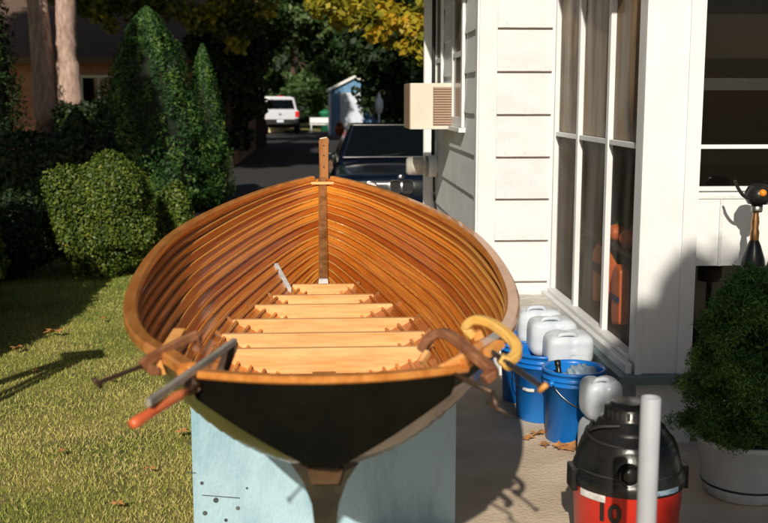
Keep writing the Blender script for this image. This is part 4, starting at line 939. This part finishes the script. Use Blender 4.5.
t = thing('garden_bench', 'low white bench between the pickup and the blue shed', 'bench', loc=(-.1, 53, 0))
bm = B(); box(bm, (-.5, 0, .40), (.5, .4, .46)); obj('seat', bm, M['white'], t)
bm = B(); box(bm, (-.5, .36, .5), (.5, .40, .75)); obj('backrest', bm, M['white'], t)
for x in (-.46, .40):
    bm = B(); box(bm, (x, .02, 0), (x + .06, .38, .399)); obj('leg', bm, M['white'], t)
t = thing('post_lantern', 'pale post with rounded lantern in the shade right of the shed', 'lantern', loc=at(379, 120, 34).xy.to_3d())
bm = B(); lathe(bm, [(0, 0), (.06, 0), (.05, .2), (.035, .3), (.035, 1.2)], 14); obj('post', bm, M['shed_white'], t, True)
bm = B(); lathe(bm, [(.035, 1.2), (.10, 1.25), (.14, 1.45), (.12, 1.65), (.05, 1.75), (.07, 1.78), (0, 1.9)], 18); obj('lantern_head', bm, M['shed_white'], t, True)
# brown house across the lawn
bh = thing('brown_house', 'single storey brown brick house behind the hedges', 'house', loc=(0, 28, 0))
bm = B(); box(bm, (-10.5, 0, 0), (-2.2, 8, 2.62)); obj('wall', bm, M['brick'], bh)
bm = B(); prism(bm, [(-.55, 2.55), (4, 5.0), (8.5, 2.6), (8.5, 2.7), (4, 5.15), (-.55, 2.70)], -10.9, -1.75, 'x'); obj('roof', bm, M['roof'], bh)
M['pale_trim'] = mat('pale_green_trim', (.50, .56, .48), .6)
for x0, x1 in ((-6.15, -5.2), (-5.05, -4.45), (-3.05, -2.45)):
    bm = B(); z0, z1 = 1.25, 2.28; w_ = .07
    box(bm, (x0, -.05, z0), (x0 + w_, -.002, z1)); box(bm, (x1 - w_, -.05, z0), (x1, -.002, z1)); box(bm, (x0 + w_, -.05, z1 - w_), (x1 - w_, -.002, z1)); box(bm, (x0 - .08, -.10, z0 - w_), (x1 + .08, -.002, z0 - .001))
    box(bm, ((x0 + x1) / 2 - .025, -.04, z0), ((x0 + x1) / 2 + .025, -.002, z1 - w_)); f = obj('window', bm, M['pale_trim'], bh)
    bm = B(); box(bm, (x0 + w_, -.02, z0), (x1 - w_, -.001, z1 - w_)); obj('pane', bm, M['glass_dark'], f)
#@TREES
# ------------------------------------------------------------------ hedges and trees
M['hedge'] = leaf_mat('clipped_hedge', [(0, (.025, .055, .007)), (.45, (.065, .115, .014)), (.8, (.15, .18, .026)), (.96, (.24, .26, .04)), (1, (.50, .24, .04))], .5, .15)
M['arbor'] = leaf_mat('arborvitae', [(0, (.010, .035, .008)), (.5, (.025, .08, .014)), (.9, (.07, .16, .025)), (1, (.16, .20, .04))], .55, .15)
M['darkleaf'] = leaf_mat('dark_leaves', [(0, (.006, .016, .005)), (.6, (.014, .035, .008)), (1, (.04, .07, .012))], .6, .1)  # leaf colours darkened to stand for deep shade on the greenery
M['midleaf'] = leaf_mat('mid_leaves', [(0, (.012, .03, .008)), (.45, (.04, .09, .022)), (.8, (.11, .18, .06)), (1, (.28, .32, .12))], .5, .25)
M['maple'] = leaf_mat('turning_maple', [(0, (.06, .09, .01)), (.3, (.20, .20, .015)), (.7, (.48, .38, .03)), (1, (.62, .30, .02))], .5, .3)
M['gold'] = leaf_mat('early_autumn_leaves', [(0, (.02, .04, .008)), (.45, (.08, .11, .015)), (.75, (.30, .28, .03)), (1, (.60, .45, .05))], .5, .25)
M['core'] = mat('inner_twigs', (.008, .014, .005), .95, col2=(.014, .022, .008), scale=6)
def shrub(name, label, cat, x, y, rx, ry, h, n, leaf, m, flat=.5, group=None, stem=True, rough=.08):
    t = thing(name, label, cat, group, (x, y, 0))
    d = rng.normal(size=(n, 3)); d /= np.linalg.norm(d, axis=1)[:, None]; rr = rng.uniform(.80, 1, n)
    sup = (np.abs(d[:, 0]) ** 2.6 + np.abs(d[:, 1]) ** 2.6 + np.abs(d[:, 2]) ** 2.6) ** (-1 / 2.6)
    wob = 1 + rough * (np.sin(6 * d[:, 0] + 3 * d[:, 2] + x) + np.sin(9 * d[:, 2] - 5 * d[:, 1]) * .6) + rng.normal(0, .03, n)
    c = d * (sup * rr * wob)[:, None] * np.array([rx, ry, h / 2]); c[:, 2] += h * .52; c = c[c[:, 2] > .03]
    nn = d[:len(c)]; nn = c - np.array([0, 0, h * .5]); nn /= np.linalg.norm(nn, axis=1)[:, None]
    cl = .5 + .5 * np.sin(11 * c[:, 0] / rx * 1.3 + 7 * c[:, 2] / h) * np.cos(9 * c[:, 1] / ry + 5 * c[:, 2]); v = np.clip(.5 * cl + .5 * rng.uniform(0, 1, len(c)), 0, 1)
    leaf_mesh('foliage', c, leaf, m, t, nn, .6, v, .9)
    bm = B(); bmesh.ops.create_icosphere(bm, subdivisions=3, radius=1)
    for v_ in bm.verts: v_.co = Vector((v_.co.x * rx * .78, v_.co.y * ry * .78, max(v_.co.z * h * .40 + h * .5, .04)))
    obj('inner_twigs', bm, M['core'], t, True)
    bm = B(); tube(bm, [(0, 0, 0), (.02, 0, h * .4)], .04, 8); obj('stem', bm, M['darkbark'], t, True)
    return t
shrub('round_hedge', 'large rounded clipped bush in sun at the lawn edge', 'bush', -2.12, 10.4, .52, .52, 1.08, 36000, .0165, M['hedge'], rough=.13)
shrub('round_hedge', 'small rounded bush just right of the large clipped bush', 'bush', -1.53, 11.2, .19, .2, .80, 5000, .021, M['hedge'])
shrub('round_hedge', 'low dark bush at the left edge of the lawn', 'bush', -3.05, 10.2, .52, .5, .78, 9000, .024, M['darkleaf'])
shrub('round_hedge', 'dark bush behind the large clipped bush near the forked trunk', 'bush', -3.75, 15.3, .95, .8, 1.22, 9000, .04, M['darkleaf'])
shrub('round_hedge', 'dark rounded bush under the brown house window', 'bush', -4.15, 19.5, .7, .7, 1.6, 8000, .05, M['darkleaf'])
def conifer(x, y, h, r, n, label, group=None, m='arbor', leaf=.03):
    t = thing('arborvitae', label, 'tree', group, (x, y, 0))
    hh = rng.uniform(0, 1, n) ** 1.15; th = rng.uniform(0, 2 * np.pi, n)
    env = r * np.clip(1.25 * (1 - hh) ** .66, 0, 1) * np.clip(.6 + hh * 4, 0, 1) * (1 + .13 * np.sin(5 * th + 9 * hh) + .10 * np.sin(11 * th - 23 * hh) + .06 * np.sin(23 * th + 37 * hh))
    rr = env * rng.uniform(.78, 1.04, n)
    c = np.stack([rr * np.cos(th), rr * np.sin(th), .05 + hh * h], 1); nn = np.stack([np.cos(th), np.sin(th), .35 + 0 * th], 1)
    v = np.clip(.5 + .3 * np.sin(9 * th + 14 * hh) + rng.normal(0, .2, n), 0, 1)
    leaf_mesh('foliage', c, leaf, M[m], t, nn, .35, v, .8)
    bm = B(); lathe(bm, [(0, .05), (r * .55, .1), (r * .8, h * .2), (r * .74, h * .45), (r * .5, h * .75), (0, h * .96)], 20); obj('inner_twigs', bm, M['core'], t, True)
    bm = B(); tube(bm, [(0, 0, 0), (0, 0, h * .5)], .07, 8); obj('trunk', bm, M['darkbark'], t, True)
conifer(-2.52, 16.0, 2.95, .90, 32000, 'broad tall arborvitae in front of the brown house', leaf=.032)
conifer(-1.80, 16.6, 2.45, .38, 12000, 'slim sunlit arborvitae at the right end of the evergreen row', leaf=.03)
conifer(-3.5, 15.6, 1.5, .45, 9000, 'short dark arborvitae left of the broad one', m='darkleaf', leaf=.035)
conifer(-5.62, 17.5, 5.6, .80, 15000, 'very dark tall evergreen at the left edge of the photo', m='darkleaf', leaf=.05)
# trees with trunk, limbs and crown
def tree(label, x, y, h, tr, crown_c, crown_r, nclump, nleaf, leaf, m, group=None, bark='darkbark', trunks=1, name='broadleaf_tree', cr=(.5, 1.0), shell=.25, extra=None, lean=0, crown_only_above=None):
    t = thing(name, label, 'tree', group, (x, y, 0)); cc = Vector(crown_c)
    for k in range(trunks):
        bm = B(); dx = (k - (trunks - 1) / 2) * tr * 1.65
        tube(bm, smooth_pts([(dx, 0, -.05), (dx * 1.05 + .03, 0, h * .25), (dx * 1.2, .02, h * .55), (dx * 1.8 + lean, 0, h)], 5), tr, 16, scales=list(np.linspace(1.15, .6, 16))); obj('trunk', bm, M[bark], t, True)
    cs, rs = [], []
    bml = B()
    for k in range(nclump):
        d = Vector(rng.normal(size=3)).normalized(); q = rng.uniform(.35, 1) ** .6
        p = cc + Vector((d.x * crown_r[0] * q, d.y * crown_r[1] * q, d.z * crown_r[2] * q)); 
        if crown_only_above and p.z < crown_only_above: continue
        cs.append(p[:]); rs.append(rng.uniform(*cr))
        if k % 3 == 0:
            a = Vector((lean, 0, h * rng.uniform(.6, .98))); mid = a.lerp(p, .5) + Vector((0, 0, .3)); tube(bml, smooth_pts([a, mid, p], 3), tr * .22, 6, scales=list(np.linspace(1, .2, 7)))
    if extra:
        for p, r in extra: cs.append(p); rs.append(r)
    obj('limb', bml, M[bark], t, True)
    c, nn, v = clumps(cs, rs, nleaf, shell); leaf_mesh('crown', c, leaf, m, t, nn * .5 + np.array([0, 0, .5]), .65, v, .9)
    return t
# forked trunk at left: crown above the frame
tree('forked pale barked tree rising behind the dark bushes at left', -4.72, 19.5, 5.5, .235, (0, -.5, 7.2), (4.0, 3.0, 2.2), 40, 16000, .11, M['midleaf'], bark='bark', trunks=2, crown_only_above=5.0)
# turning maple whose low boughs hang into the top of the frame, right of centre
hang = []
for px, py, Y, r in ((318, 8, 21, .28), (330, 3, 20, .3), (345, 12, 21, .34), (358, 4, 21, .3), (352, 22, 20.5, .25), (368, 16, 20, .3), (382, 10, 21, .32), (392, 24, 20, .26), (376, 34, 20, .22), (400, 14, 21, .3), (412, 26, 20, .3), (424, 12, 21, .34), (420, 40, 20, .26), (408, 48, 20, .22), (427, 56, 20, .22), (388, 40, 20.5, .18), (438, 30, 21, .4), (338, 22, 21, .2)):
    p = at(px, py, Y); hang.append(((p.x - 2.6, p.y - 24, p.z), r))
tree('maple turning yellow whose boughs hang over the dark saloon', 2.6, 24, 5.5, .26, (0, -1.5, 7.4), (4.4, 4.0, 2.6), 45, 26000, .085, M['maple'], crown_only_above=5.2, extra=[e for e in hang for _ in range(1)], cr=(.5, .9))
# mid-distance green trees behind the pickup and the shed
mids = [(-5.2, 60, (0, 0, 4.8), (3.2, 2.6, 3.6), 'green tree rising behind the cream outbuilding'), (-1.6, 61, (0, 0, 4.4), (2.9, 2.4, 3.9), 'full green tree directly behind the pickup truck'),
        (1.8, 64, (0, 0, 5.2), (2.6, 2.4, 3.8), 'green tree behind the blue shed roof')]
for x, y, cc, crr, lb in mids:
    tree(lb, x, y, 4.5, .22, cc, crr, 34, 15000, .13, M['midleaf'], group='green trees beyond the drive', cr=(.6, 1.1), shell=.3)
tree('spreading green tree whose low crown hides the right end of the brown house roof', -2.2, 38, 4.6, .22, (0, 0, 5.6), (2.8, 2.5, 2.6), 34, 15000, .11, M['midleaf'], group='green trees beyond the drive', cr=(.5, .95), shell=.3, crown_only_above=3.2)
tree('dark low crowned tree at the right end of the brown house', -2.3, 26.5, 3.2, .12, (0.1, 0, 2.3), (.75, .8, 1.9), 40, 16000, .07, M['darkleaf'], cr=(.3, .55))
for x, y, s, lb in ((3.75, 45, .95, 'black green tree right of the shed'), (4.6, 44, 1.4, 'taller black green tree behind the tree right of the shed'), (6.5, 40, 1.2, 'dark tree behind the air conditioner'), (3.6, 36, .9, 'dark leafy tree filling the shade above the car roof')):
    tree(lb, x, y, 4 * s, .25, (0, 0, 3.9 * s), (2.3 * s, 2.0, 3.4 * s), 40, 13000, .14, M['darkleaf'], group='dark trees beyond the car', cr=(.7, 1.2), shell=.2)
gold = []
for px, py, q in ((84, 6, .3), (100, 12, .35), (118, 4, .4), (136, 10, .35), (150, 2, .4), (168, 8, .35), (186, 12, .4), (200, 22, .35), (214, 14, .4), (228, 26, .4), (240, 12, .45), (252, 24, .4), (222, 2, .4), (262, 8, .4), (110, 26, .22), (140, 24, .2), (236, 44, .3)):
    p = at(px, py, 24.5); gold.append(((p.x + 6.5, p.y - 25.5, p.z), q))
tree('sparse green gold tree hanging over the brown house roof', -6.5, 25.5, 5.5, .2, (.8, 0, 6.0), (3.6, 1.8, 2.6), 34, 22000, .075, M['gold'], group='green trees beyond the drive', cr=(.4, .8), crown_only_above=4.2, extra=gold)
# far wood closing the view
n = 90000; ang = rng.uniform(R(45), R(135), n); rad = rng.uniform(74, 84, n); hz = rng.uniform(0, 1, n) ** .8 * (15 + 3 * np.sin(ang * 23) + 2 * np.sin(ang * 51))
c = np.stack([np.cos(ang) * rad, np.sin(ang) * rad, hz], 1); nn = np.stack([-np.cos(ang), -np.sin(ang), .4 + 0 * ang], 1)
o = leaf_mesh('woodland', c, .55, M['darkleaf'], None, nn, .65, None, .9); tag(o, 'dark far woodland closing the view behind the yard', 'woodland', kind='stuff')
# trees out of frame that throw the shade seen in the photo
def shade_tree(label, x, y, h, cc, crr, nclump, nleaf, leaf=.14, cr=(.6, 1.1)): tree(label, x, y, h, .25, cc, crr, nclump, nleaf, leaf, M['midleaf'], group='garden trees outside the frame', cr=cr, shell=.1)
shade_tree('tall garden tree left of the lawn, beyond the photo edge', -5.3, 7.5, 4.5, (-.05, 0, 6.0), (.95, 1.8, 1.9), 60, 26000, cr=(.35, .7))
shade_tree('tall tree at the left over the hedges, crown above the photo', -7.4, 13, 6.5, (-.9, 1, 10.2), (3.4, 3.2, 2.8), 70, 26000)
shade_tree('large tree by the near end of the drive, crown above the photo', 7.0, 17, 6.5, (-6.0, 0, 9.9), (3.8, 3.0, 2.0), 60, 22000)
shade_tree('added shade tree leaning over the far part of the drive, crown above the photo', 4.6, 42, 8, (-4.6, 0, 12.2), (5.5, 3.5, 3.6), 50, 8000, .16)  # unseen crown added to darken the green trees beyond the drive
shade_tree('large garden tree behind the photographer to the right', 1.0, -3.4, 3.2, (.10, 0, 4.35), (1.1, .9, 1.2), 60, 34000, cr=(.35, .6), leaf=.10)
for x, y, lb in ((-2.72, 6.6, 'nearer'), (-2.78, 7.6, 'middle'), (-3.12, 8.6, 'farther')):
    shrub('round_hedge', lb + ' of three bushes outside the left edge of the photo', 'bush', x, y, .45, .55, 1.35, 8000, .03, M['hedge'])
sl = thing('shadow_ladder', 'unseen wooden stepladder added to cast the thin shadows on the lawn', 'ladder', loc=(-2.02, 4.95, 0), rz=R(20))  # unseen ladder, added for the forked shadow it casts on the grass
for s_ in (-1, 1):
    bm = B(); beam(bm, (s_ * .05 - .35, -.25, 0), (s_ * .03, 0, 1.15), .04, .03, up=(0, 1, 0)); obj('leg', bm, M['wedge'], sl)
    bm = B(); beam(bm, (s_ * .05 - .5, .35, 0), (s_ * .03, 0.04, 1.15), .04, .03, up=(0, 1, 0)); obj('leg', bm, M['wedge'], sl)
bm = B(); box(bm, (-.14, -.1, 1.14), (.12, .12, 1.17)); obj('top_step', bm, M['wedge'], sl)
